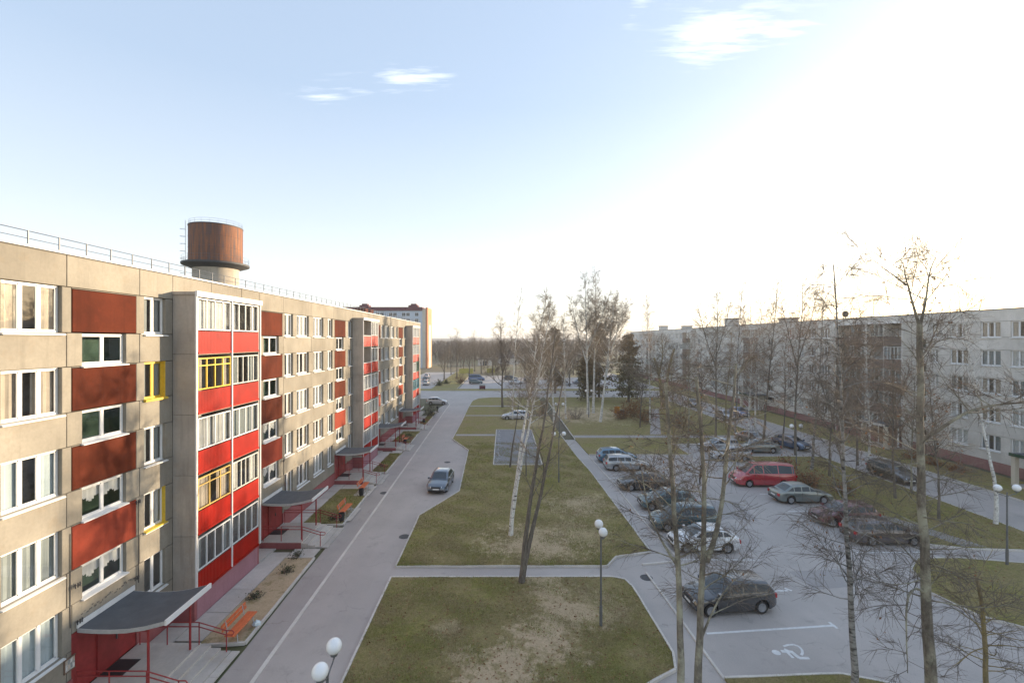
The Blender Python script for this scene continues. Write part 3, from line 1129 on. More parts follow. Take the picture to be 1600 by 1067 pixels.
MB().box(XW - .30, XW + .05, YW0 - .05, YW1 + .05, 15.985, 16.05).build('roof_flashing', M['white_trim'], west, world_space=True)
MB().box(XW + .002, XW + .035, YW0 - .05, YW1 + .05, 15.95, 15.984).build('drip_edge', M['roof_edge'], west, world_space=True)
rr = MB()
rr.tube([(XW - .2, YW0, 16.53), (XW - .2, YW1, 16.53)], .014, 5)
rr.tube([(XW - .2, YW0, 16.29), (XW - .2, YW1, 16.29)], .011, 5)
rail = rr.build('roof_railing', M['rail_steel'], west, world_space=True)
pm = MB().box(-.016, .016, -.016, .016, 0, .5).mesh('post', M['rail_steel'])
y = YW0 + .5
while y < YW1:
    link('post', pm, rail, world_space=True, loc=Vector((XW - .2, y, 16.05)))
    y += 1.05
wh = dict(f='white_frame')
spec1 = {(0, 4): dict(n=4, c=('w', 1.0)), (1, 4): dict(n=4, c=('w', .4)), (0, 3): dict(n=4, f='yellow_frame', c=('b', .35), t=True), (1, 3): dict(n=5, f='old_frame', c=('g', .6)),
         (0, 2): dict(n=4, c=('w', .9)), (1, 2): dict(n=4, c=('g', 1.0)), (0, 1): dict(n=3, f='ochre_frame', c=('b', .7), t=True), (1, 1): dict(n=6, f='old_frame', c=('w', .5)),
         (0, 0): dict(n=4, c=('g', .3)), (1, 0): dict(n=4, c=None)}
spec2 = {(0, 4): dict(open=True), (0, 3): dict(open=True), (1, 4): dict(n=3, c=('w', .5)), (1, 3): dict(n=4, c=('g', .5)), (0, 2): dict(n=4, c=('w', .7)), (1, 2): dict(n=2, c=('w', .8)),
         (0, 1): dict(n=5, c=('g', .4)), (1, 1): dict(n=4, c=('w', .5)), (0, 0): dict(n=5, c=('g', .4)), (1, 0): dict(n=5, c=('w', .3))}
spec3 = {(1, 2): dict(n=3, f='green_panel', c=None), (0, 1): dict(n=4, f='teal_panel', c=('g', .6)), (1, 1): dict(n=4, f='teal_panel', c=('w', .6)), (0, 0): dict(n=4), (1, 0): dict(n=4, c=('g', .5))}
for b, sp in zip(blocks, (spec1, spec2, spec3)):
    balcony_block(west, XW, 1, b, 2, sp, True, 'red_sheet', 'panel_grey')
# chimneys on the roof, seen over the parapet far down the block
for y in (58.5, 61.0):
    MB().box(XW - 3.6, XW - 2.4, y, y + 1.4, 15.7, 17.0).build('vent_stack', M['red_render'], west, world_space=True)

# stairwell doors, canopies, landings and railings
stairsW = [c for c in colsW if c[0] == 'S'][:5]
for i, (_, y0, y1) in enumerate(stairsW):
    MB().box(XW - .22, XW - .02, y0, y1, .4, 2.6).build('entrance_wall', M['red_paint'], west, world_space=True)
    d = MB().box(XW - .02, XW + .035, y0 + 1.0, y0 + 1.95, .42, 2.45).build('entrance_door', M['red_door'], west, world_space=True)
    MB().box(XW + .035, XW + .08, y0 + 1.8, y0 + 1.84, 1.3, 1.5).build('handle', M['rail_steel'], d, world_space=True)
    cp = thing('entrance_canopy', ['dark curved canopy over the nearest entrance, with the large grey roof in the corner', 'dark curved canopy beside the first red balcony tower', 'dark canopy just before the second balcony tower',
                                   'dark canopy just past the second balcony tower', 'farthest entrance canopy before the third balcony tower'][i], 'canopy', (XW + 1.6, (y0 + y1) / 2, .4), group='entrance canopies')
    a, c = y0 + .2, y1 - .2
    prof = [(.03, 2.62), (.6, 2.58), (1.2, 2.57), (1.8, 2.60), (2.4, 2.69), (2.8, 2.79), (3.15, 2.88)]
    r = MB()
    for (u0, z0), (u1, z1) in zip(prof[:-1], prof[1:]):
        r.quad((XW + u0, a, z0 + .10), (XW + u1, a, z1 + .10), (XW + u1, c, z1 + .10), (XW + u0, c, z0 + .10))
        r.quad((XW + u0, a, z0), (XW + u0, c, z0), (XW + u1, c, z1), (XW + u1, a, z1))
    r.build('canopy_roof', M['roofing'], cp, world_space=True, smooth=60)
    for yy in (a, c):
        e = MB()
        for (u0, z0), (u1, z1) in zip(prof[:-1], prof[1:]):
            w = .03 if yy == a else -.03
            q = [(XW + u0, z0 - .04), (XW + u1, z1 - .04), (XW + u1, z1 + .095), (XW + u0, z0 + .095)]
            e.quad(*[(x, yy - w, z) for x, z in q])
            e.quad(*[(x, yy + .002 * (1 if w > 0 else -1), z) for x, z in q])
            e.quad((q[3][0], yy - w, q[3][1]), (q[2][0], yy - w, q[2][1]), (q[2][0], yy, q[2][1]), (q[3][0], yy, q[3][1]))
        e.build('edge_board', M['bench_grey'], cp, world_space=True)
    MB().box(XW + 3.15, XW + 3.22, a - .04, c + .04, 2.83, 3.02).build('fascia', M['white_trim'], cp, world_space=True)
    MB().box(XW + .02, XW + .07, a - .05, c + .05, 2.74, 2.93).build('flashing', M['white_trim'], cp, world_space=True)
    for yy in (a + .12, c - .12):
        MB().tube([(XW + 2.45, yy, .4), (XW + 2.45, yy, 2.68)], .045, 10).build('post', M['red_paint'], cp, world_space=True)
        MB().tube([(XW + .1, yy, 2.5), (XW + 2.45, yy, 2.55)], .03, 6).build('beam', M['red_paint'], cp, world_space=True)
    ld = thing('entrance_steps', ['concrete landing and steps at the nearest entrance', 'concrete landing and steps past the first balcony tower', 'concrete landing and steps before the second balcony tower',
                                  'concrete landing and steps past the second balcony tower', 'farthest concrete landing before the third balcony tower'][i], 'steps', (XW + 2, (y0 + y1) / 2, 0), group='entrance steps')
    MB().box(XW + .04, XW + 2.62, y0 - .1, y1 + .1, -.02, .40).build('landing', M['slab'], ld, world_space=True)
    MB().box(XW + .05, XW + 2.6, y0 - .14, y0 - .104, -.02, .36).build('riser', M['socle'], ld, world_space=True)
    for q in range(3):
        MB().box(XW + 2.622 + .42 * q, XW + 2.62 + .42 * (q + 1), y0 - .1 + .03 * q, y1 + .1 - .02 * q, -.02, .30 - .10 * q).build('step', M['slab'], ld, world_space=True)
    MB().box(XW + .06, XW + .9, y0 + 1.0, y0 + 1.95, .401, .415).build('doormat', M['bin_black'], ld, world_space=True)
    for s, yy in enumerate((y0 + .02, y1 - .02)):
        hr = thing('handrail', '%s red tubular handrail of the %s entrance' % (('near', 'far')[s], ('nearest', 'second', 'third', 'fourth', 'fifth')[i]), 'handrail', (XW + 2, yy, .4), group='red handrails')
        for dz in (.92, .74):
            pts = [(XW + .15, yy, .4 + dz), (XW + 2.6, yy, .4 + dz), (XW + 3.75, yy, .06 + dz), (XW + 4.0, yy, .06 + dz)]
            MB().tube(pts, .022, 6).build('rail', M['red_paint'], hr, world_space=True)
        MB().tube([(XW + 4.0, yy, .98), (XW + 4.07, yy, .89), (XW + 4.0, yy, .80)], .022, 6).build('end_loop', M['red_paint'], hr, world_space=True)
        for u, zb in ((.17, .4), (1.3, .4), (2.62, .4), (3.75, .0)):
            MB().tube([(XW + u, yy, zb), (XW + u, yy, zb + .92 if u < 3 else .98)], .022, 6).build('post', M['red_paint'], hr, world_space=True)
# cable brackets and the notice board by the nearest door
for (y, z) in ((16.32, 4.3), (19.02, 6.3), (16.4, 2.98), (18.95, 3.2), (31.6, 4.7)):
    br = MB()
    br.tube([(XW, y, z), (XW + .22, y, z + .03)], .012, 5)
    for q in (-.08, .02, .1):
        br.tube([(XW + .14, y + q, z - .06), (XW + .14, y + q, z + .1)], .02, 5)
    br.tube([(XW + .14, y - .12, z + .03), (XW + .14, y + .14, z + .03)], .012, 5)
    br.build('cable_bracket', M['aerial'], west, world_space=True)
for y in (16.17, 19.2, 31.9):
    MB().tube([(XW + .02, y, 2.9), (XW + .02, y, 6.2)], .012, 5).build('cable', M['aerial'], west, world_space=True)
dm = MB()
rr_ = random.Random(3)
for q in range(22):                                      # crumbled render over the canopy
    y, z = 16.6 + q * .11, 3.06 + .18 * rr_.random()
    dm.box(XW + .004, XW + .012, y, y + rr_.uniform(.02, .11), z, z + rr_.uniform(.01, .07))
dm.build('broken_render', M['joint'], west, world_space=True)
nb_ = MB().box(XW + .005, XW + .03, 15.95, 16.33, 1.45, 1.88).build('notice_board', M['plaque'], west, world_space=True)
for (a, b, c, d) in ((15.93, 16.35, 1.86, 1.9), (15.93, 15.96, 1.44, 1.86), (15.93, 16.35, 1.42, 1.445)):
    MB().box(XW + .005, XW + .05, a, b, c, d).build('frame', M['brown_frame'], nb_, world_space=True)
for q in range(8):
    a, b = 15.99 + .09 * (q % 4), 1.5 + .2 * (q // 4)
    MB().box(XW + .031, XW + .033, a, a + .065, b, b + .12 + .03 * (q % 3)).build('note', M[('paint_white', 'curtain_beige', 'curtain_grey')[q % 3]], nb_, world_space=True)

# paving along the wall, slab by slab, and planting beds with their edges
pave = tag(MB().box(XW + .02, XW + 1.05, 5.0, 84, -.04, .03).build('wall_pavement', M['slab']), kind='structure')
SL = {}


def slab(x0, x1, y0, y1, z=.07):
    key = (round(x1 - x0, 2), round(y1 - y0, 2))
    if key not in SL:
        a, b = (x1 - x0) / 2 - .012, (y1 - y0) / 2 - .012
        SL[key] = MB().box(-a, a, -b, b, -.06, 0).mesh('paving_slab', M['slab'])
    return link('paving_slab', SL[key], pave, world_space=True, loc=Vector(((x0 + x1) / 2, (y0 + y1) / 2, z + random.uniform(-.008, .008))), rot=random.uniform(-.004, .004))


def slabs(x0, x1, y0, y1, step=1.85):
    n = max(1, round((y1 - y0) / step))
    for i in range(n):
        slab(x0, x1, y0 + (y1 - y0) * i / n, y0 + (y1 - y0) * (i + 1) / n)


beds = []
edges = [9.0] + [v for c in stairsW for v in (c[1] - .25, c[2] + .25)] + [83.5]
for q in range(0, len(edges), 2):
    ya, yb = edges[q], edges[q + 1]
    blk = [b for b in blocks if b > ya - 3 and b + 5.57 < yb + 3]
    if blk:
        b = blk[0]
        slabs(XW + 1.08, XW + 2.25, max(ya, b - 1.4), min(yb, b + 6.9))
        slabs(XW + .05, XW + 1.05, ya, b - .02)
        slabs(XW + .05, XW + 1.05, b + 5.6, yb)
        xb = XW + 2.28
    else:
        slabs(XW + .05, XW + 1.05, ya, yb)
        xb = XW + 1.08
    xe = -11.15 - .016 * max(0, ya - 19)
    lawn('flower_bed', [(xb, ya + .15), (xe + .1, ya + .35), (xe - .1, yb - 1.2), (xb, yb - 1.2)], kerb_idx=[0, 1, 2], z=.075, mat='bed_earth' if 18 < ya < 24 else 'bed_turf')
    slabs(xb + .02, xe - .2, yb - 1.1, yb - .02, 1.2)
    beds.append((xb, xe, ya, yb - 1.2))
for c in stairsW:
    slabs(XW + 2.62 + 1.27, XW + 4.25, c[1] - .1, c[2] + .1, 1.5)

# ================================================================== the east block (right)
XE, YE0, YE1 = 48.4, 30.0, 176.0
east = thing('apartment_building', 'long grey five-storey panel block in shade with brown balconies, behind the bare trees', 'building', (XE + 6, 100, 0))
eb = [(54.7, 2), (60.27, 2), (85.7, 2), (116.7, 2), (147.7, 2)]
colsE = [('W', 32.4, 34.3), ('S', 37.6, 40.3), ('W', 42.1, 44.0), ('W', 44.9, 46.8), ('W', 48.05, 50.0), ('N', 51.35, 52.25), ('S', 52.6, 54.5)]
for b in (65.84, 91.27, 122.27):
    colsE += [('N', b + .5, b + 1.6), ('W', b + 2.6, b + 4.5), ('W', b + 5.6, b + 7.5), ('N', b + 8.6, b + 9.7), ('W', b + 11.2, b + 13.0)] + ([('S', b + 16.6, b + 19.2)] if b < 70 else [('W', b + 14.4, b + 16.4), ('N', b + 18, b + 19.2), ('S', b + 21.6, b + 24.4)])
colsE += [('N', 154, 155.2), ('W', 156.6, 158.5), ('W', 161, 163), ('W', 166, 168), ('N', 170.5, 172)]
segsE, last = [], YE0
for (b, n) in eb:
    if b - last > .5:
        segsE.append((last, b))
    last = b + n * 2.785
segsE.append((last, YE1))
er = random.Random(5)
for (ya, yb) in segsE:
    inside = [c for c in colsE if c[1] >= ya - .01 and c[2] <= yb + .01]
    for k in range(5):
        z0, z1 = FL[k] + .85, FL[k] + 2.4
        y = ya
        for c in sorted(inside, key=lambda q: q[1]) + [('E', yb, yb)]:
            if c[1] - y > .05:
                panel_box(east, XE, -1, y, c[1], z0, z1, 'panel_east')
            y = c[2]
            if c[0] == 'E':
                continue
            if c[0] == 'S':
                panel_box(east, XE, -1, c[1], c[2], z0 if k else 2.6, z1, 'panel_east')
            else:
                place_window(east, XE + .12, (c[1] + c[2]) / 2, z0, c[2] - c[1], z1 - z0, 3 if c[0] == 'W' else 2, 'white_frame', er.choice(cur_opts), True, .12, math.pi)
        if k < 4:
            st = [c for c in inside if c[0] == 'S']
            y = ya
            for c in sorted(st, key=lambda q: q[1]):
                m0, m1 = (c[1] + c[2]) / 2 - .72, (c[1] + c[2]) / 2 + .72
                panel_box(east, XE, -1, y, m0, z1, z1 + 1.25, 'panel_east')
                place_window(east, XE + .12, (m0 + m1) / 2, z1 + .04, m1 - m0, 1.17, 2, 'white_frame', ('stair', 0, 0), True, .12, math.pi)
                y = m1
            n = max(1, round((yb - y) / 5.5))
            for q in range(n):
                panel_box(east, XE, -1, y + (yb - y) * q / n, y + (yb - y) * (q + 1) / n, z1, z1 + 1.25, 'panel_east')
    n = max(1, round((yb - ya) / 5.5))
    for q in range(n):
        p0, p1 = ya + (yb - ya) * q / n, ya + (yb - ya) * (q + 1) / n
        panel_box(east, XE, -1, p0, p1, 14.8, 15.98, 'panel_east')
        panel_box(east, XE, -1, p0, p1, 1.0, 2.05, 'panel_east')
        MB().box(XE - .03, XE + .2, p0, p1, 0, 1.0).build('plinth', M['socle_east'], east, world_space=True)
for (b, n) in eb:
    sp = {}
    for i in range(n):
        for k in range(5):
            sp[(i, k)] = dict(n=er.choice((3, 4, 5)), c=er.choice((('w', .7), ('g', .6), None)), open=er.random() < .3, f=er.choice(('white_frame', 'white_frame', 'old_frame', 'brown_frame')), par='brown_sheet')
    panel_box(east, XE, -1, b, b + n * 2.785, 15.0, 15.98, 'panel_east')
    balcony_block(east, XE, -1, b, n, sp, False, 'brown_sheet', 'panel_east')
MB().box(XE + .72, XE + .9, YE0, YE1, 0, 15.7).build('inner_wall', M['joint'], east, world_space=True)
for y in (YE0, YE1 - .2):
    MB().box(XE + .26, XE + 12, y, y + .2, 0, 15.95).build('end_wall', M['panel_east'], east, world_space=True)
MB().box(XE + 12, XE + 12.2, YE0, YE1, 0, 15.95).build('rear_wall', M['panel_east'], east, world_space=True)
MB().box(XE + .26, XE + 12, YE0 + .2, YE1 - .2, 15.5, 15.7).build('roof', M['roofing'], east, world_space=True)
MB().box(XE - .06, XE + .30, YE0 - .05, YE1 + .05, 15.985, 16.05).build('roof_flashing', M['roof_edge'], east, world_space=True)
for (y, h) in ((157, 17.6), (137, 17.0), (110, 17.9), (88, 17.0)):
    v = MB().box(XE + 4.8, XE + 7.2, y - 1.1, y + 1.1, 15.7, h).build('vent_stack', M['panel_east'], east, world_space=True)
    MB().box(XE + 4.6, XE + 7.4, y - 1.3, y + 1.3, h, h + .18).build('cap', M['roof_edge'], v, world_space=True)
ds = thing('satellite_dish', 'round dark satellite dish on the grey block roof', 'satellite dish', (XE + .55, 66, 15.45))
MB().tube([(0, 0, 0), (0, 0, .9)], .05, 6).build('mast', M['aerial'], ds)
MB().lathe([(.001, 0), (.2, .015), (.36, .06), (.48, .12)], 18, (0, -.12, 1.25), axis='Y').build('reflector', M['aerial'], ds, smooth=180)
MB().tube([(0, -.1, .9), (0, -.42, 1.2)], .015, 5).build('feed_arm', M['aerial'], ds)
for i, (y0, y1) in enumerate(((54.4, 58.2), (37.2, 41.0), (84.5, 88.0))):
    cp = thing('entrance_canopy', ['flat grey porch with white pillars and brown doors, grey block', 'green-edged porch on a cream pillar at the right edge', 'small dark porch roof far along the grey block'][i], 'canopy', (XE - 1.8, (y0 + y1) / 2, 0), group='porches of the grey block')
    MB().box(XE - 3.4, XE - (1.2 if i == 0 else .02), y0, y1, 2.75, 2.95).build('canopy_roof', M['roofing'], cp, world_space=True)
    MB().box(XE - 3.45, XE - 3.4, y0 - .03, y1 + .03, 2.72, 3.0).build('fascia', M['panel_east' if i == 0 else 'stair_green'], cp, world_space=True)
    for y in (y0 + .2, y1 - .2):
        MB().box(XE - 3.3, XE - 2.95, y - .17, y + .17, 0, 2.75).build('pillar', M['block_cream'], cp, world_space=True)
    MB().box(XE - 3.3, XE - .05, y0, y1, -.02, .18).build('landing', M['slab'], cp, world_space=True)
    dd = MB().box(XE - 1.45, XE - 1.38, y0 + .5, y1 - .5, .18, 2.5).build('door', M['brown_frame'], cp, world_space=True)
    for q in range(3):
        yy = y0 + .5 + (y1 - y0 - 1) * q / 2
        MB().box(XE - 1.5, XE - 1.34, yy - .06, yy + .06, .18, 2.5).build('door_post', M['white_trim'], dd, world_space=True)

# ================================================================== tower block far behind
tb = thing('tower_block', 'tall pale blue nine-storey block with maroon roof edge and orange end, far behind', 'building', (-52, 212, 0))
TY, TX0, TX1 = 212.0, -82.0, -35.0
MB().box(TX0, TX1 - 2.4, TY, TY + 12, 0, 26.4).build('wall', M['block_blue'], tb, world_space=True)
MB().box(TX1 - 2.4, TX1 - .9, TY - .12, TY + 12.1, 0, 27.2).build('end_bay', M['block_cream'], tb, world_space=True)
MB().box(TX1 - .9, TX1, TY - .15, TY + 12.15, 0, 27.9).build('end_wall', M['block_orange'], tb, world_space=True)
MB().box(TX1 - .0, TX1 + .12, TY + 3, TY + 9, 0, 20).build('end_panel', M['block_cream'], tb, world_space=True)
MB().box(TX0 - .3, TX1 - 2.4, TY - .35, TY + 12.3, 26.4, 28.1).build('roof_edge', M['block_maroon'], tb, world_space=True)
for x in (-65.5, -42.5):
    v = MB().box(x - 2.2, x + 2.2, TY + 4, TY + 8, 28.1, 29.3).build('lift_house', M['block_maroon'], tb, world_space=True)
    MB().box(x - 1.2, x + 1.4, TY + 4.5, TY + 7.5, 29.3, 30.0).build('vent', M['block_maroon'], v, world_space=True)
twm = MB().box(-.85, .85, -.02, .05, 0, 1.7).mesh('window', M['white_trim'])
tpm = [MB().box(a, b, -.03, -.021, .12, 1.58).mesh('pane', M['dark_glass']) for a, b in ((-.75, -.04), (.04, .75))]
for fl in range(9):
    for x in [-80 + 3.0 * q for q in range(15)]:
        if x > -38.5:
            continue
        if fl < 4 and x < -50:
            continue                                     # hidden behind the west block
        w = link('window', twm, tb, world_space=True, loc=Vector((x + (1.0 if int(x) % 2 else 0), TY - .03, 1.6 + 2.78 * fl)))
        for q in tpm:
            link('pane', q, w)
jm = MB().box(-.03, .03, -.012, .02, 0, 26.3).mesh('panel_joint', M['joint'])
for x in (-76, -64, -52, -46.5):
    link('panel_joint', jm, tb, world_space=True, loc=Vector((x, TY, 0)))

# ================================================================== water tower
wt = thing('water_tower', 'rusty steel water tower tank on a concrete shaft behind the west block', 'water tower', (-46.8, 75, 0))
TR = 3.82
MB().lathe([(3.3, 0), (3.3, 24.9)], 40).build('shaft', M['tower_concrete'], wt, smooth=60)
MB().lathe([(3.2, 24.4), (4.75, 24.95), (4.8, 25.0), (4.8, 25.28), (3.7, 25.32)], 40).build('gallery', M['roof_edge'], wt, smooth=40)
tank = MB().lathe([(TR, 25.3), (TR, 27.6), (TR + .02, 27.62), (TR + .02, 27.68), (TR, 27.7), (TR, 29.4), (TR + .02, 29.42), (TR + .02, 29.48), (TR, 29.5), (TR, 31.2), (TR - .05, 31.25), (2.2, 31.45), (.01, 31.55)], 48).build('tank', M['rust'], wt, smooth=40)
MB().lathe([(TR + .005, 31.12), (TR + .05, 31.12), (TR + .05, 31.26), (TR - .1, 31.26)], 48).build('rim', M['roof_edge'], tank, smooth=40)
for (rad, zb, hgt, cnt, nm) in ((4.7, 25.28, 1.0, 26, 'gallery_railing'), (TR - .1, 31.25, .7, 20, 'top_railing')):
    rr = MB()
    for dz in (hgt, hgt * .5):
        ring = [(rad * math.cos(2 * math.pi * q / 40), rad * math.sin(2 * math.pi * q / 40), zb + dz) for q in range(41)]
        rr.tube(ring, .014, 4, cap=False)
    for q in range(cnt):
        an = 2 * math.pi * q / cnt
        rr.tube([(rad * math.cos(an), rad * math.sin(an), zb), (rad * math.cos(an), rad * math.sin(an), zb + hgt)], .014, 4)
    rr.build(nm, M['rail_steel'], wt)
ldr = MB()
la = math.radians(205)
ux, uy = math.cos(la), math.sin(la)
tx, ty = -uy, ux
for q in (-.25, .25):
    ldr.tube([(ux * (TR + .35) + tx * q, uy * (TR + .35) + ty * q, 14), (ux * (TR + .35) + tx * q, uy * (TR + .35) + ty * q, 32)], .02, 4)
for q in range(45):
    z = 14.2 + q * .39
    ldr.tube([(ux * (TR + .35) - tx * .25, uy * (TR + .35) - ty * .25, z), (ux * (TR + .35) + tx * .25, uy * (TR + .35) + ty * .25, z)], .02, 4)
    if q % 3 == 0:
        c = (ux * (TR + .35), uy * (TR + .35))
        ldr.tube([(c[0] + tx * .36 * math.cos(t) + ux * .75 * math.sin(t), c[1] + ty * .36 * math.cos(t) + uy * .75 * math.sin(t), z) for t in [math.pi * v / 6 for v in range(7)]], .02, 4)
ldr.build('caged_ladder', M['rail_steel'], wt)

# ================================================================== small buildings far off
sh = thing('shed', 'low white shed beyond the far parking', 'shed', (-9.5, 236, 0))
MB().box(-3.5, 3.5, -3, 3, 0, 3.0).build('wall', M['shed_white'], sh)
MB().prism([(-3.9, -3.4), (3.9, -3.4), (3.9, 3.4), (-3.9, 3.4)], 3.0, 3.5, bottom=True).build('roof', M['shed_roof'], sh)
MB().box(-1, 1, -3.06, -3.01, 0, 2.4).build('door', M['dark_glass'], sh)
for i, (x0, x1, yf) in enumerate(((-17.2, -11.6, 178), (-6.6, -3.2, 180))):
    fe = thing('fence', ['yellow board fence behind the far parked cars', 'short piece of yellow board fence right of the far cars'][i], 'fence', ((x0 + x1) / 2, yf, 0))
    bm = MB().box(-.09, .09, -.02, .02, .1, 1.9).mesh('board', M['fence_yellow'])
    n = int((x1 - x0) / .2)
    for q in range(n):
        link('board', bm, fe, loc=Vector((x0 + .1 + q * .2 - (x0 + x1) / 2, 0, random.uniform(-.03, .03))))
    for z in (.5, 1.5):
        MB().box(-(x1 - x0) / 2, (x1 - x0) / 2, .02, .07, z, z + .1).build('rail', M['fence_yellow'], fe)
hs = thing('house', 'small pale house roof among the far trees', 'house', (2.5, 250, 0))
MB().box(-6, 6, -4, 4, 0, 3.2).build('wall', M['shed_white'], hs)
rf = MB()
rf.quad((-6.5, -4.6, 3.1), (6.5, -4.6, 3.1), (6.5, 0, 6.2), (-6.5, 0, 6.2))
rf.quad((-6.5, 4.6, 3.1), (6.5, 4.6, 3.1), (6.5, 0, 6.2), (-6.5, 0, 6.2))
rf.quad((-6.5, -4.6, 3.1), (-6.5, 4.6, 3.1), (-6.5, 0, 6.2))
rf.quad((6.5, -4.6, 3.1), (6.5, 4.6, 3.1), (6.5, 0, 6.2))
rf.build('roof', M['shed_roof'], hs)
for x in (-3.5, 0, 3.5):
    MB().box(x - .6, x + .6, -4.06, -4.01, 1, 2.3).build('window', M['dark_glass'], hs)
tr = thing('container', 'small dark red and grey container by the far lawn edge', 'container', (-5.6, 121.2, 0))
MB().box(-.75, .75, -.6, .6, .25, 1.0).build('body', M['block_maroon'], tr)
MB().box(-.8, .8, -.65, .65, 1.0, 1.35).build('lid', M['bench_grey'], tr)
for x in (-.6, .6):
    MB().lathe([(.01, -.05), (.15, -.05), (.15, .05), (.01, .05)], 10, (x, -.5, .15), axis='Y').build('wheel', M['tyre'], tr)

# ================================================================== trees
def tubes_mesh(name, groups, mat):
    """groups: list of (pts Nx3, radii N, sides) -> one mesh, built in bulk"""
    byk = {}
    for p, r, k in groups:
        byk.setdefault((len(p), k), []).append((p, r))
    V, F4 = [], []
    off = 0
    for (n, k), lst in byk.items():
        Pn = np.array([a for a, _ in lst], dtype=np.float64)
        Rn = np.array([b for _, b in lst], dtype=np.float64)
        T = np.empty_like(Pn)
        T[:, 1:-1] = Pn[:, 2:] - Pn[:, :-2]
        T[:, 0] = Pn[:, 1] - Pn[:, 0]
        T[:, -1] = Pn[:, -1] - Pn[:, -2]
        T /= np.linalg.norm(T, axis=2, keepdims=True) + 1e-9
        mean = Pn[:, -1] - Pn[:, 0]
        ref = np.where((np.abs(mean[:, 2]) > .8 * np.linalg.norm(mean, axis=1))[:, None], np.array([[1., .2, 0]]), np.array([[.1, .1, 1.]]))[:, None, :]
        A = np.cross(T, np.broadcast_to(ref, T.shape))
        A /= np.linalg.norm(A, axis=2, keepdims=True) + 1e-9
        B = np.cross(A, T)
        an = np.arange(k) * 2 * np.pi / k
        ring = Pn[:, :, None, :] + Rn[:, :, None, None] * (A[:, :, None, :] * np.cos(an)[None, None, :, None] + B[:, :, None, :] * np.sin(an)[None, None, :, None])
        m = len(lst)
        V.append(ring.reshape(-1, 3))
        idx = off + np.arange(m * n * k).reshape(m, n, k)
        a = idx[:, :-1, :]
        b = idx[:, 1:, :]
        q = np.stack([a, np.roll(a, -1, 2), np.roll(b, -1, 2), b], axis=-1).reshape(-1, 4)
        F4.append(q)
        off += m * n * k
    V = np.concatenate(V)
    F = np.concatenate(F4)
    me = bpy.data.meshes.new(name)
    me.vertices.add(len(V))
    me.vertices.foreach_set('co', V.astype(np.float32).ravel())
    me.loops.add(len(F) * 4)
    me.loops.foreach_set('vertex_index', F.astype(np.int32).ravel())
    me.polygons.add(len(F))
    me.polygons.foreach_set('loop_start', np.arange(0, len(F) * 4, 4, dtype=np.int32))
    me.polygons.foreach_set('loop_total', np.full(len(F), 4, dtype=np.int32))
    me.polygons.foreach_set('use_smooth', np.ones(len(F), dtype=bool))
    me.materials.append(mat)
    me.update()
    me.validate()
    return me


def quads_mesh(name, C, size, mat, rs, flat=False):
    """many small leaf-like quads centred at C"""
    n = len(C)
    a = rs.normal(size=(n, 3))
    if flat:
        a[:, 2] *= .15
    a /= np.linalg.norm(a, axis=1, keepdims=True)
    b = rs.normal(size=(n, 3))
    if flat:
        b[:, 2] *= .15
    b -= a * (a * b).sum(1, keepdims=True)
    b /= np.linalg.norm(b, axis=1, keepdims=True)
    s = size * rs.uniform(.6, 1.3, size=(n, 1))
    V = np.stack([C - a * s, C + b * s * .55, C + a * s, C - b * s * .55], axis=1).reshape(-1, 3)
    me = bpy.data.meshes.new(name)
    me.vertices.add(len(V))
    me.vertices.foreach_set('co', V.astype(np.float32).ravel())
    me.loops.add(4 * n)
    me.loops.foreach_set('vertex_index', np.arange(4 * n, dtype=np.int32))
    me.polygons.add(n)
    me.polygons.foreach_set('loop_start', np.arange(0, 4 * n, 4, dtype=np.int32))
    me.polygons.foreach_set('loop_total', np.full(n, 4, dtype=np.int32))
    me.materials.append(mat)
    me.update()
    me.validate()
    return me


def resample(path, n):
    path = np.array(path, dtype=float)
    d = np.concatenate([[0], np.cumsum(np.linalg.norm(np.diff(path, axis=0), axis=1))])
    t = np.linspace(0, d[-1], n)
    # smooth interpolation through the given points
    out = np.stack([np.interp(t, d, path[:, i]) for i in range(3)], axis=1)
    for _ in range(2):
        out[1:-1] = .25 * out[:-2] + .5 * out[1:-1] + .25 * out[2:]
    return out, d[-1]


def grow(rs, p, d, L, r0, r1, n, up, wob):
    """one limb: a wandering polyline bending up (up>0) or hanging (up<0)"""
    pts = [p]
    d = d / np.linalg.norm(d)
    for i in range(n - 1):
        d = d + rs.normal(size=3) * wob + np.array([0, 0, up]) * (i + 1) / n
        d /= np.linalg.norm(d)
        p = p + d * L / (n - 1)
        pts.append(p)
    return np.array(pts), np.linspace(r0, r1, n), d


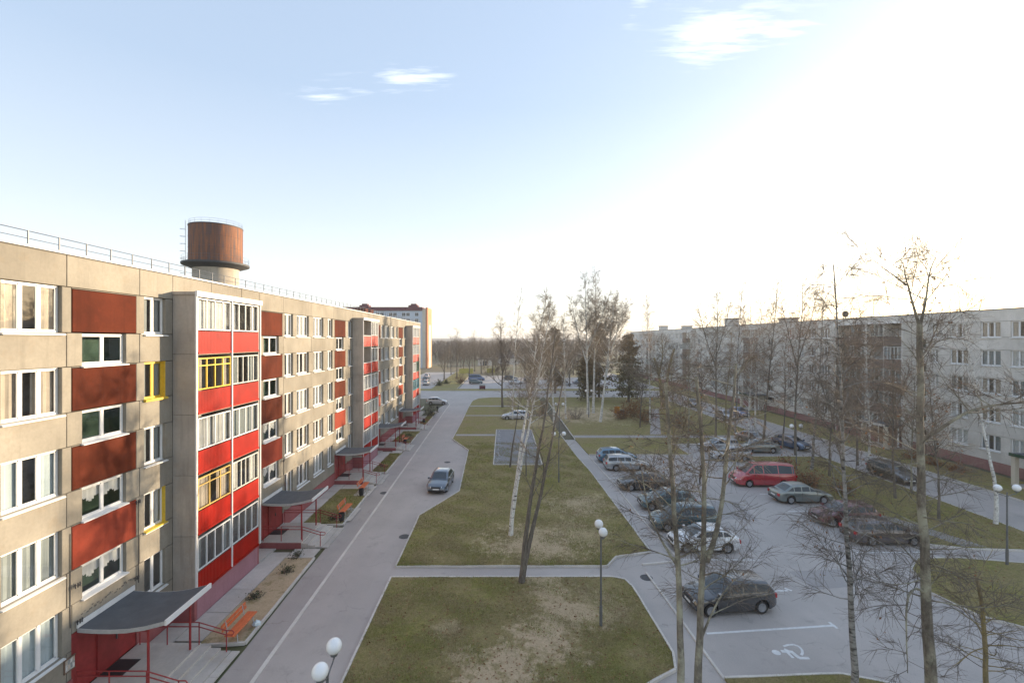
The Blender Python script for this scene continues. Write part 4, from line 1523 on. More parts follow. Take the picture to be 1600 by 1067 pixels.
def tree_meshes(seed, stems, crown0=.35, n1=26, len1=2.6, ang=(.5, 1.1), up1=.12, up2=-.05, n2=7, n3=5, l2=.5, l3=.55, wob=.11, rmin=.0058, taper=.6, sides=8, leaves=0, leaf_size=.05, low_len=1.0, top_len=.25):
    """stems: list of (path, r0, r1). Returns trunk groups, twig groups, leaf centres"""
    rs = np.random.default_rng(seed)
    big, small, tips = [], [], []
    for (path, r0, r1) in stems:
        P, L = resample(path, 14)
        P[1:-1, :2] += rs.normal(size=(12, 2)) * .012 * L / 10
        rad = r0 + (r1 - r0) * np.linspace(0, 1, 14) ** taper
        big.append((P, rad, sides))
        zmin, zmax = P[0, 2], P[-1, 2]
        k = max(3, int(n1 * L / 12))
        for i in range(k):
            t = crown0 + (1 - crown0) * ((i + rs.uniform(0, 1)) / k)
            j = min(12, int(t * 13))
            f = t * 13 - j
            p = P[j] * (1 - f) + P[j + 1] * f
            r = rad[j] * (1 - f) + rad[j + 1] * f
            az = i * 2.4 + rs.uniform(-.5, .5)
            el = rs.uniform(*ang)
            tt = (t - crown0) / (1 - crown0)
            ln = len1 * (low_len + (top_len - low_len) * tt) * rs.uniform(.6, 1.15)
            d = np.array([math.cos(az) * math.cos(el), math.sin(az) * math.cos(el), math.sin(el)])
            b0 = max(rmin * 1.6, min(r * .5, .012 * ln + .004))
            B, br, bd = grow(rs, p, d, ln, b0, rmin * 1.2, 7, up1, wob)
            (big if b0 > .016 else small).append((B, br, 5 if b0 > .016 else 3))
            for q in range(max(2, int(n2 * ln / 1.8 + rs.uniform(0, 1)))):
                s = rs.uniform(.25, 1.0)
                jj = min(5, int(s * 6))
                p2 = B[jj] + (B[jj + 1] - B[jj]) * (s * 6 - jj)
                dd = (B[jj + 1] - B[jj]) / (np.linalg.norm(B[jj + 1] - B[jj]) + 1e-9)
                d2 = dd * .85 + rs.normal(size=3) * .45
                l_2 = ln * l2 * rs.uniform(.5, 1.2) * (1.1 - .5 * s)
                C, cr, _ = grow(rs, p2, d2, l_2, max(rmin, br[jj] * .55), rmin * .8, 5, up2, wob * 1.2)
                small.append((C, cr, 3))
                for w in range(n3):
                    s3 = rs.uniform(.2, 1.0)
                    j3 = min(3, int(s3 * 4))
                    p3 = C[j3] + (C[j3 + 1] - C[j3]) * (s3 * 4 - j3)
                    d3 = (C[j3 + 1] - C[j3])
                    d3 = d3 / (np.linalg.norm(d3) + 1e-9) * .9 + rs.normal(size=3) * .42
                    D, dr, _ = grow(rs, p3, d3, l3 * rs.uniform(.5, 1.3), rmin * .85, rmin * .5, 3, up2 * 1.2, wob)
                    small.append((D, dr, 3))
                    if leaves:
                        tips.append(D[-1])
    lc = None
    if leaves and tips:
        tips = np.array(tips)
        # leaves cling on in a few bunches only
        c = tips[rs.integers(0, len(tips), 9)]
        dmin = np.min(np.linalg.norm(tips[:, None, :] - c[None], axis=2), axis=1)
        near = tips[dmin < .9]
        pick = near[rs.integers(0, len(near), leaves)] if len(near) else tips[rs.integers(0, len(tips), leaves)]
        lc = pick + rs.normal(size=(leaves, 3)) * .10
    return big, small, lc


def plant(name, label, cat, loc, meshes, group=None, rot=0.0, scale=1.0):
    o = thing(name, label, cat, loc, rot, group)
    if scale != 1.0:
        o.scale = (scale,) * 3
    for nm, me in meshes:
        link(nm, me, o)
    return o


def make_tree(name, label, loc, seed, stems, bark, twig, group=None, **kw):
    big, small, lc = tree_meshes(seed, stems, **kw)
    ms = [('trunk', tubes_mesh('trunk', big, M[bark])), ('crown', tubes_mesh('crown', small, M[twig]))]
    if lc is not None:
        ms.append(('leaves', quads_mesh('leaves', lc, kw.get('leaf_size', .05), M['dead_leaf'], np.random.default_rng(seed + 1))))
    return plant(name, label, 'tree', loc, ms, group)


def up(x, y, pts):
    """stem path from survey readings (u, v) taken at the tree's own distance y, relative to its foot"""
    out = []
    for (u, v) in pts:
        out.append(((u - 787) * y / FOC - x, 0.0, EYE - (v - 531) * y / FOC))
    return out


def stem_path(x, y, pts, depth=0.0, foot=True):
    q = up(x, y, pts)
    n = len(q)
    q = [(a, depth * i / max(1, n - 1) * 1.0, c) for i, (a, b, c) in enumerate(q)]
    return ([(0, 0, 0)] if foot else []) + q


# --- foreground pair at the lot's footway
D = 16.0
x = 6.15
make_tree('lichen_tree', 'lichen-spotted bare tree, left one of the pair before the black hatchback', (x, D, .05), 11,
          [(stem_path(x, D, [(1064, 1040), (1060, 900), (1052, 780), (1046, 690), (1040, 600)]), .15, .055),
           (stem_path(x, D, [(1058, 885), (1035, 850), (1012, 800), (1003, 740)], foot=False), .06, .015)], 'bark_lichen', 'twig', 'foreground trees',
          crown0=.44, n1=40, len1=1.9, ang=(-.2, .9), up1=.06, up2=-.14, n2=9, n3=6, leaves=90, top_len=.55)
x = 6.75
make_tree('lichen_tree', 'lichen-spotted bare tree with forked stem, right one of the pair before the black hatchback', (x, D, .05), 12,
          [(stem_path(x, D, [(1090, 1040), (1096, 920), (1103, 820), (1099, 720), (1092, 640), (1088, 590)]), .16, .05),
           (stem_path(x, D, [(1104, 880), (1122, 830), (1132, 760), (1137, 690), (1148, 615), (1150, 570)], foot=False), .10, .04),
           (stem_path(x, D, [(1095, 1000), (1112, 960), (1128, 930), (1150, 905)], foot=False), .055, .015)], 'bark_lichen', 'twig', 'foreground trees',
          crown0=.36, n1=32, len1=2.0, ang=(-.3, .9), up1=-.02, up2=-.18, n2=8, n3=6, leaves=130, top_len=.7)
D = 16.4
x = (1334 - 787) * D / FOC
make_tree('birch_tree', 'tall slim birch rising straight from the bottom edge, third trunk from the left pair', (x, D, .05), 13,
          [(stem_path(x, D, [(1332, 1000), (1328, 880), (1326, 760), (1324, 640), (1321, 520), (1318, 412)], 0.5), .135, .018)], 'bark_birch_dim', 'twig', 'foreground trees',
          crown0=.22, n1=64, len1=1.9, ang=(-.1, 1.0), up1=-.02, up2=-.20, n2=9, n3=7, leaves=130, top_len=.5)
D = 15.6
x = (1456 - 787) * D / FOC
make_tree('lichen_tree', 'big bare tree with forked top and one long low limb, right foreground', (x, D, .05), 14,
          [(stem_path(x, D, [(1452, 1000), (1444, 900), (1440, 780), (1438, 640), (1437, 560), (1437, 510)]), .20, .085),
           (stem_path(x, D, [(1437, 512), (1424, 470), (1415, 435), (1411, 412)], foot=False), .06, .012),
           (stem_path(x, D, [(1416, 448), (1396, 432), (1380, 422), (1372, 416)], foot=False), .035, .008),
           (stem_path(x, D, [(1437, 515), (1447, 470), (1453, 420), (1457, 418), (1462, 405)], foot=False), .06, .012),
           (stem_path(x, D, [(1440, 690), (1462, 668), (1488, 640), (1515, 629), (1560, 625), (1612, 616)], -1.2, foot=False), .075, .015),
           (stem_path(x, D, [(1440, 560), (1462, 545), (1488, 512), (1500, 500)], .8, foot=False), .045, .01),
           (stem_path(x, D, [(1446, 930), (1425, 912), (1408, 930), (1404, 985), (1402, 1040)], -.4, foot=False), .055, .012)], 'bark_lichen', 'twig', 'foreground trees',
          crown0=.30, n1=46, len1=2.0, ang=(-.2, 1.0), up1=.04, up2=-.12, n2=9, n3=6, leaves=90, top_len=.5)
x = (1542 - 787) * D / FOC
make_tree('pollard_tree', 'small yellowish pollarded tree at the bottom right corner', (x, D, .05), 15,
          [(stem_path(x, D, [(1540, 1020), (1536, 960), (1532, 925), (1526, 905)]), .09, .055)], 'bark_yellow', 'twig', 'foreground trees',
          crown0=.35, n1=90, len1=1.4, ang=(-.3, 1.0), up1=.05, up2=-.10, n2=6, n3=5, top_len=.8)
# --- trees on the middle lawn
x, D = .96, 24.6
make_tree('twin_stem_tree', 'grey bare tree with two leaning stems beside the crossing footpath', (x, D, .09), 21,
          [(stem_path(x, D, [(818, 880), (824, 820), (834, 745), (846, 690), (852, 640), (862, 580), (868, 520)]), .19, .02),
           (stem_path(x, D, [(820, 880), (836, 815), (850, 760), (862, 700), (872, 650), (884, 600), (892, 560)], .9), .18, .02),
           (stem_path(x, D, [(846, 770), (850, 730), (842, 700), (832, 690)], -.5, foot=False), .05, .012)], 'bark_grey', 'twig_pale', 'trees on the middle lawn',
          crown0=.32, n1=17, len1=2.0, ang=(.2, 1.1), up1=.14, up2=.0, n2=6, n3=4, rmin=.006, top_len=.4)
x, D = .47, 30.5
make_tree('birch_tree', 'white birch with two close leaning stems on the middle lawn', (x, D, .09), 22,
          [(stem_path(x, D, [(801, 795), (807, 745), (816, 690), (826, 620), (836, 560), (846, 505), (856, 462)], .6), .17, .02),
           (stem_path(x, D, [(802, 790), (812, 735), (822, 690), (832, 640), (843, 580), (851, 530), (858, 495)], -.6), .15, .02),
           (stem_path(x, D, [(836, 600), (848, 575), (857, 552)], .3, foot=False), .06, .015)], 'bark_birch', 'twig_pale', 'trees on the middle lawn',
          crown0=.50, n1=34, len1=2.2, ang=(.4, 1.2), up1=.10, up2=-.08, n2=9, n3=6, rmin=.007, top_len=.3)
x, D = gp(797, 731)
make_tree('thin_tree', 'thin dark leaning tree at the near edge of the asphalt pad', (x, D, .09), 23, [(stem_path(x, D, [(800, 700), (806, 670), (812, 620), (816, 570)]), .11, .015)], 'bark_grey', 'twig', 'trees on the middle lawn', crown0=.5, n1=22, len1=1.8, n2=6, n3=4, rmin=.005)
x, D = gp(822, 745)
make_tree('thin_tree', 'thin young tree on the pad right of the white birch', (x, D, .09), 24, [(stem_path(x, D, [(822, 700), (824, 660), (826, 600)]), .07, .012)], 'bark_grey', 'twig', 'trees on the middle lawn', crown0=.35, n1=22, len1=1.6, n2=6, n3=4, rmin=.005)
x, D = gp(785, 637)
make_tree('bare_tree', 'dark bare tree with a long low left branch by the cross road', (x, D, .09), 25,
          [(stem_path(x, D, [(784, 610), (785, 580), (783, 540), (781, 495)]), .26, .03), (stem_path(x, D, [(785, 604), (776, 598), (766, 588), (757, 584)], foot=False), .14, .03), (stem_path(x, D, [(785, 585), (793, 560), (800, 530)], foot=False), .14, .03)],
          'bark_grey', 'twig', 'trees on the middle lawn', crown0=.25, n1=26, len1=4.2, ang=(.5, 1.1), up1=.2, n2=7, n3=4, l3=.8, rmin=.014, sides=6)
x, D = gp(801, 656)
make_tree('birch_tree', 'very thin tall pale birch left of the white birch pair', (x, D, .09), 26, [(stem_path(x, D, [(801, 620), (803, 570), (807, 520), (812, 480), (815, 455)]), .16, .02)], 'bark_birch', 'twig_pale', 'trees on the middle lawn', crown0=.4, n1=24, len1=2.6, ang=(.7, 1.2), n2=6, n3=4, l3=.7, rmin=.009, sides=6)
for i, (u, v, ut, vt, r, lab) in enumerate(((919, 648, 914, 428, .28, 'tall birch, left stem of the big spreading group by the dark conifers'), (927, 646, 931, 424, .26, 'tallest birch in the middle of the spreading group by the dark conifers'), (938, 660, 960, 470, .24, 'birch leaning right, in front of the dark conifers'),
                                            (866, 668, 858, 470, .2, 'slim birch right of the white birch pair, far side of the pad'), (884, 655, 880, 500, .18, 'slim bare birch between the pad and the conifers'))):
    x, D = gp(u, v)
    st = [(stem_path(x, D, [(u + (ut - u) * t, v + (vt - v) * t) for t in (.3, .6, .8, 1)]), r, .03)]
    if i < 3:
        st.append((stem_path(x, D, [(u + (ut - u) * .35, v + (vt - v) * .35), (u - 14 + 18 * i, v - 120), (u - 26 + 32 * i, v - 180)], .8, foot=False), r * .5, .03))
        st.append((stem_path(x, D, [(u + (ut - u) * .45, v + (vt - v) * .45), (u + 16 + 4 * i, v - 140), (u + 30 + 6 * i, v - 185)], -1.2, foot=False), r * .5, .03))
    make_tree('birch_tree', lab, (x, D, .09), 30 + i, st, 'bark_birch', 'twig_pale', 'birches before the conifers', crown0=.36, n1=30, len1=3.4, ang=(.5, 1.15), up1=.1, up2=-.06, n2=8, n3=5, l3=.8, rmin=.013, sides=6)
x, D = gp(1016, 662)
make_tree('birch_tree', 'thin birch with fine top in front of the far end of the grey block', (x, D, .09), 36, [(stem_path(x, D, [(1015, 600), (1013, 540), (1012, 500), (1010, 466)]), .17, .02)], 'bark_birch', 'twig_red', 'birches before the grey block', crown0=.5, n1=34, len1=2.6, ang=(.6, 1.2), n2=6, n3=4, l3=.7, rmin=.009, sides=6)
x, D = gp(1036, 640)
make_tree('pollard_tree', 'thick twin-trunked yellow-barked tree before the grey block', (x, D, .09), 37,
          [(stem_path(x, D, [(1032, 600), (1028, 575), (1022, 560)]), .48, .18), (stem_path(x, D, [(1042, 600), (1046, 570), (1054, 545)]), .42, .14), (stem_path(x, D, [(1030, 585), (1036, 555), (1034, 530)], foot=False), .22, .05)], 'bark_yellow', 'twig', 'birches before the grey block', crown0=.5, n1=40, len1=4, ang=(.3, 1.0), n2=6, n3=4, l3=.8, rmin=.010, sides=7)
# --- row of trees along the grey block
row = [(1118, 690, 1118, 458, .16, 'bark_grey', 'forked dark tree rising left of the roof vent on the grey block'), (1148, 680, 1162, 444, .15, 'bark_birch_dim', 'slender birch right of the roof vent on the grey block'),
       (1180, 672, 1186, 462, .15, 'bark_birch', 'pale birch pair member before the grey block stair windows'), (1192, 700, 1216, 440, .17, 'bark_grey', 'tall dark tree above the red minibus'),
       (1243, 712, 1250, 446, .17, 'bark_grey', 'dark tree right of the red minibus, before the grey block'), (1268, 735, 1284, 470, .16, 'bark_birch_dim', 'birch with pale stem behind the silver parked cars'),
       (1296, 745, 1306, 560, .12, 'bark_grey', 'short bare tree left of the tall slim birch'), (1357, 735, 1362, 520, .15, 'bark_birch', 'white birch before the brown balconies'),
       (1340, 728, 1344, 500, .14, 'bark_grey', 'grey tree before the brown balconies'), (1467, 812, 1467, 600, .11, 'bark_grey', 'thin dark tree on the lawn right of the big forked tree'),
       (1399, 780, 1392, 560, .12, 'bark_grey', 'thin bare tree beside the dark car on the east road'), (1075, 700, 1072, 520, .15, 'bark_lichen', 'bare tree behind the row of parked cars, left of the minibus'),
       (1000, 668, 1003, 560, .12, 'bark_grey', 'small bare tree at the bare-earth playground'),
       (1052, 684, 1050, 555, .11, 'bark_yellow', 'slim yellow-barked tree behind the silver estate car'), (1098, 676, 1094, 540, .12, 'bark_grey', 'slim grey tree between the lot and the playground'),
       (1134, 672, 1140, 520, .13, 'bark_yellow', 'slim tree behind the two silver cars'), (1170, 694, 1172, 530, .12, 'bark_birch', 'short white birch behind the red minibus'),
       (1222, 702, 1230, 520, .13, 'bark_grey', 'bare tree left of the globe lamp on the east lawn'), (1318, 762, 1300, 610, .10, 'bark_grey', 'slim leaning tree behind the dark red hatchback'),
       (1424, 772, 1430, 590, .10, 'bark_lichen', 'slim tree right of the black estate on the east road')]
for i, (u, v, ut, vt, r, bk, lab) in enumerate(row):
    x, D = gp(u, v)
    st = [(stem_path(x, D, [(u + (ut - u) * t + random.uniform(-3, 3), v + (vt - v) * t) for t in (.3, .55, .8)] + [(ut, vt)], random.uniform(-1, 1)), r, .02)]
    if i % 2 == 0:
        st.append((stem_path(x, D, [(u + (ut - u) * .5, v + (vt - v) * .5), (ut - 16, v + (vt - v) * .72), (ut - 24, v + (vt - v) * .9)], .6, foot=False), r * .5, .02))
        st.append((stem_path(x, D, [(u + (ut - u) * .55, v + (vt - v) * .55), (ut + 14, v + (vt - v) * .78), (ut + 20, v + (vt - v) * .93)], -.6, foot=False), r * .5, .02))
    make_tree('birch_tree' if 'birch' in bk else 'bare_tree', lab, (x, D, .09), 50 + i, st, bk, 'twig_red' if i % 3 else 'twig_pale', 'trees along the grey block', crown0=.30, n1=42, len1=2.6, ang=(.3, 1.1), up1=.08, up2=-.06, n2=6, n3=4, l3=.6, rmin=.011, sides=6, leaves=120 if i in (0, 3, 6, 9) else 0, leaf_size=.09)
x, D = 34.6, 32.4
make_tree('birch_tree', 'white birch leaning left beside the double-globe lamp at the right edge', (x, D, .09), 70, [(stem_path(x, D, [(1560, 780), (1548, 730), (1536, 670), (1524, 600), (1512, 540), (1505, 500)]), .15, .03)], 'bark_birch', 'twig_pale', 'trees along the grey block', crown0=.45, n1=26, len1=2.6, up1=-.02, up2=-.14, n2=6, n3=4, rmin=.005)
x, D = 45.0, 50.0
make_tree('bare_tree', 'bare tree top showing over the roof line at the far right', (62, 62, 0), 71, [([(0, 0, 0), (.2, .3, 8), (-.3, 0, 15), (-.8, 0, 19.5)], .25, .03), ([(0, 0, 9), (1.5, .3, 14), (2.4, 0, 18.5)], .15, .03)], 'bark_grey', 'twig_red', 'trees along the grey block', crown0=.35, n1=30, len1=3.5, n2=6, n3=4, rmin=.008, sides=6)
for i, (x, y) in enumerate(((64, 80), (65, 100), (63, 118))):
    make_tree('bare_tree', ['bare tree behind the grey block above the forked tree', 'bare tree behind the grey block above the balconies', 'bare tree behind the far half of the grey block'][i], (x, y, 0), 73 + i, [([(0, 0, 0), (.2, .3, 8), (.3, 0, 15), (.2, 0, 20 + i)], .25, .03), ([(0, 0, 10), (-1.5, .3, 15), (-2.4, 0, 19)], .15, .03)], 'bark_grey', 'twig_red', 'trees along the grey block', crown0=.4, n1=28, len1=3.2, n2=5, n3=4, rmin=.010, sides=6)

# --- far rows: five shared shapes, each tree its own object
protos = []
for i in range(5):
    rs = random.Random(90 + i)
    H = 11 + i
    st = [([(0, 0, 0), (rs.uniform(-.2, .2), 0, H * .35), (rs.uniform(-.5, .5), 0, H * .7), (rs.uniform(-.6, .6), 0, H)], .26, .04)]
    for q in range(3):
        a = q * 2.1 + i
        st.append(([(0, 0, H * (.22 + .08 * q)), (1.2 * math.cos(a), 1.2 * math.sin(a), H * (.45 + .06 * q)), (2.1 * math.cos(a), 2.1 * math.sin(a), H * (.75 + .05 * q))], .15, .03))
    big, small, _ = tree_meshes(100 + i, st, crown0=.2, n1=20, len1=3.4, ang=(.4, 1.1), up1=.12, n2=5, n3=3, l3=.9, rmin=.016, sides=5)
    protos.append((tubes_mesh('trunk', big, M['bark_grey']), tubes_mesh('crown', small, M['twig'])))
far = []
fr_ = random.Random(12)
for (u, y) in ((694, 150), (705, 172), (714, 158), (724, 180), (733, 168), (742, 190), (752, 176), (762, 186), (770, 170), (778, 200), (700, 205), (720, 215), (738, 225), (757, 215), (776, 232), (790, 160), (806, 180), (820, 150), (832, 190), (846, 165), (858, 200), (872, 150), (884, 185), (896, 170), (910, 200), (835, 125), (860, 120), (890, 128), (905, 118)):
    far.append(((u - 787) * y / FOC, y))
far.sort(key=lambda q: q[0] / q[1])
ORD = ['leftmost'] + ['%s from the left' % w for w in ('second third fourth fifth sixth seventh eighth ninth tenth eleventh twelfth thirteenth fourteenth fifteenth sixteenth seventeenth eighteenth nineteenth twentieth twenty-first twenty-second twenty-third twenty-fourth twenty-fifth twenty-sixth twenty-seventh twenty-eighth').split()] + ['rightmost']
for i, (x, y) in enumerate(far):
    tk, cr = protos[(i * 3) % 5]
    plant('bare_tree', 'grey bare tree, %s in the far rows beyond the cross road' % ORD[i], 'tree', (x, y, 0), [('trunk', tk), ('crown', cr)], 'far trees beyond the cross road', fr_.uniform(0, 6), fr_.uniform(.8, 1.2))


def conifer(name, label, loc, H, Rd, seed, mat, group):
    rs = np.random.default_rng(seed)
    o = thing(name, label, 'tree', loc, 0, group)
    MB().tube([(0, 0, 0), (.1, 0, H * .5), (0, 0, H * .97)], [.28, .16, .03], 7).build('trunk', M['bark_grey'], o)
    C, small = [], []
    for i in range(150):
        t = rs.uniform(.10, 1)
        az = rs.uniform(0, 6.28)
        L = Rd * max(.02, 1 - t ** 2.2) ** .6 * rs.uniform(.6, 1.15) * (.75 + .25 * math.sin(3 * az + seed)) + .3
        B, br, _ = grow(rs, np.array([0, 0, H * t]), np.array([math.cos(az), math.sin(az), rs.uniform(-.1, .35)]), L, .035, .012, 6, -.03, .08)
        small.append((B, br, 3))
        for q in range(34):
            s = rs.uniform(.15, 1.0)
            j = min(4, int(s * 5))
            C.append(B[j] + (B[j + 1] - B[j]) * (s * 5 - j) + rs.normal(size=3) * np.array([.28, .28, .2]))
    link('boughs', tubes_mesh('boughs', small, M['twig']), o)
    C = np.array(C)
    top = C[:, 2] + rs.normal(size=len(C)) * H * .08 > H * .58
    link('crown', quads_mesh('crown', C[~top], .24, M[mat], rs), o)
    link('crown_sunlit_top', quads_mesh('crown_sunlit_top', C[top], .24, M['needle_brown'], rs), o)  # upper crown in a browner colour: warm sunlight on the top painted in


conifer('conifer_tree', 'dark green conifer just left of the grey block end', (26.0, 96, 0), 14.0, 4.2, 1, 'needle', 'conifers in the middle distance')
conifer('conifer_tree', 'brownish-topped conifer behind the birch group', (21.5, 104, 0), 16.5, 4.0, 2, 'needle_brown', 'conifers in the middle distance')
conifer('conifer_tree', 'dark conifer low behind the birch group', (17.8, 98, 0), 10.5, 3.4, 3, 'needle', 'conifers in the middle distance')
conifer('conifer_tree', 'brownish conifer behind the tops of the white birch', (12.5, 112, 0), 16.0, 3.6, 4, 'needle_brown', 'conifers in the middle distance')


def shrub(name, label, loc, H, Rd, seed, twig, leafmat=None, nl=0, ls=.07, group=None, n=40):
    rs = np.random.default_rng(seed)
    sm, tips = [], []
    for i in range(n):
        az, el = rs.uniform(0, 6.28), rs.uniform(.5, 1.4)
        p = np.array([rs.normal() * Rd * .18, rs.normal() * Rd * .18, 0])
        B, br, _ = grow(rs, p, np.array([math.cos(az) * math.cos(el) * Rd / H * 1.5, math.sin(az) * math.cos(el) * Rd / H * 1.5, math.sin(el)]), H * rs.uniform(.6, 1.1), .014, .006, 6, .0, .14)
        sm.append((B, br, 4))
        for q in range(7):
            j = rs.integers(1, 5)
            C, cr, _ = grow(rs, B[j], (B[j + 1] - B[j]) / np.linalg.norm(B[j + 1] - B[j]) + rs.normal(size=3) * .7, H * .3 * rs.uniform(.5, 1.2), .007, .004, 4, .05, .2)
            sm.append((C, cr, 3))
            tips += [C[-1], C[-2], C[1]]
    ms = [('stems', tubes_mesh('stems', sm, M[twig]))]
    if leafmat:
        tips = np.array(tips)
        ms.append(('leaves', quads_mesh('leaves', tips[rs.integers(0, len(tips), nl)] + rs.normal(size=(nl, 3)) * .12, ls, M[leafmat], rs)))
    return plant(name, label, 'shrub', loc, ms, group)


for i, (u, v, H, Rd, lm, nl, lab) in enumerate(((990, 652, 3.6, 2.6, 'dead_leaf', 1500, 'brown-leaved shrub on the bare earth beyond the parked cars'), (1008, 660, 2.8, 2.0, 'dead_leaf', 900, 'smaller brown-leaved shrub right of the orange panel'), (972, 655, 2.4, 1.7, 'dead_leaf', 600, 'low brown shrub left of the brown-leaved shrub'),
                                              (1060, 668, 3.4, 2.2, 'dead_leaf', 500, 'straggly brown shrub behind the lot'), (1228, 745, 2.2, 1.8, 'dead_leaf', 700, 'brown shrub at the tail of the red minibus'), (1262, 760, 1.8, 1.4, 'dead_leaf', 500, 'low brown shrub between minibus and silver car'),
                                              (686, 603, 1.9, 1.8, 'shrub_green', 900, 'dark green bush on the far grass island'), (697, 600, 1.6, 1.8, 'shrub_green', 700, 'dull green bush right on the far grass island'), (719, 600, 3.0, 1.9, 'shrub_red', 900, 'reddish bush by the far parked cars'),
                                              (672, 651, 2.2, 1.5, 'shrub_green', 300, 'thin bare bushes at the far end of the west block'), (846, 650, 3.0, 2.2, 'dead_leaf', 300, 'bare brown shrub right of the white birch'), (900, 655, 2.6, 2.0, None, 0, 'bare thicket shrub left of the birch group'), (1432, 852, 1.9, 1.3, None, 0, 'bare brush at the lot corner by the dark estate'), (1320, 775, 1.6, 1.3, 'dead_leaf', 200, 'low bare shrub behind the dark red hatchback'))):
    x, y = gp(u, v)
    shrub('shrub', lab, (x, y, .08), H, Rd, 200 + i, 'twig', lm, nl, .10, 'shrubs about the yard')
for i, (x, y, H, Rd, lab) in enumerate(((44.6, 45.2, 1.0, 1.1, 'orange-brown low shrub under the grey block windows, right one'), (44.4, 47.6, .9, 1.0, 'orange-brown low shrub under the grey block windows, middle one'), (44.6, 50.2, 1.1, 1.2, 'orange-brown low shrub under the grey block windows, left one'))):
    shrub('shrub', lab, (x, y, .08), H, Rd, 230 + i, 'twig_red', 'dead_leaf', 900, .07, 'shrubs under the grey block')
for i, (x, y) in enumerate(((-12.3, 27.4), (-12.1, 25.6), (-12.5, 23.1), (-12.2, 33.2), (-12.4, 47), (-12.6, 59.5), (-12.6, 62), (-12.8, 72))):
    shrub('bed_plant', ['withered plant at the far end of the earth bed', 'withered plant in the middle of the earth bed', 'withered plant behind the nearest bench', 'small plant in the grass bed by the second steps', 'small plant in the bed under the second balcony tower', 'plant in the fourth bed, near one', 'plant in the fourth bed, far one', 'plant in the bed by the third balcony tower'][i], (x, y, .07), .45, .5, 240 + i, 'twig', 'shrub_green', 160, .05, 'plants in the wall beds', n=16)

# --- distant wood: one mass nobody could count
rs = np.random.default_rng(55)
small = []
cnt = 2600
yy = 285 + 1100 * rs.uniform(0, 1, cnt) ** 1.5
xx = (rs.uniform(-260, 420, cnt)) * yy / FOC
keep = ~((xx > -84) & (xx < -33) & (yy > 205) & (yy < 232)) & ~((xx > 40) & (xx < 66) & (yy < 180))
for x, y in zip(xx[keep], yy[keep]):
    H = rs.uniform(7, 13)
    base = np.array([x, y, -.1])
    w = .05 + y * .00018
    small.append((np.array([base, base + [0, 0, H * .5], base + [rs.normal() * .4, 0, H]]), np.array([.16 + w, .1 + w, w * .5]), 3))
    for q in range(13):
        t = rs.uniform(.15, .8)
        a = rs.uniform(0, 6.28)
        p = base + np.array([0, 0, H * t])
        e = p + np.array([math.cos(a) * H * .26, math.sin(a) * H * .26, H * rs.uniform(.15, .34)])
        small.append((np.array([p, (p + e) / 2 + [0, 0, -.2], e]), np.array([w * 1.6, w * 1.5, w * .5]), 3))
tag(link('distant_wood', tubes_mesh('distant_wood', small, M['far_wood'])), 'bare brown-grey woodland filling the distance below the horizon', 'woodland', kind='stuff')

# ================================================================== autumn haze in the air
hz = MB().box(-4600, 4600, -320, 3600, -1.0, 37.0)
s = NT('haze')
s.t.nodes.remove(s.b)
pv_ = s.n('ShaderNodeVolumePrincipled')
pv_.inputs['Color'].default_value = (.86, .88, .92, 1)
pv_.inputs['Density'].default_value = .00034
pv_.inputs['Anisotropy'].default_value = .45
s.l(pv_.outputs[0], s.out.inputs['Volume'])
tag(hz.build('haze', M['haze']), 'thin pale autumn haze filling the air', 'haze', kind='stuff')

# ================================================================== cars
def lerp_tab(tab, x):
    for (x0, v0), (x1, v1) in zip(tab[:-1], tab[1:]):
        if x <= x1:
            t = (x - x0) / (x1 - x0) if x1 > x0 else 0
            t = max(0.0, min(1.0, t))
            return v0 + (v1 - v0) * t
    return tab[-1][1]


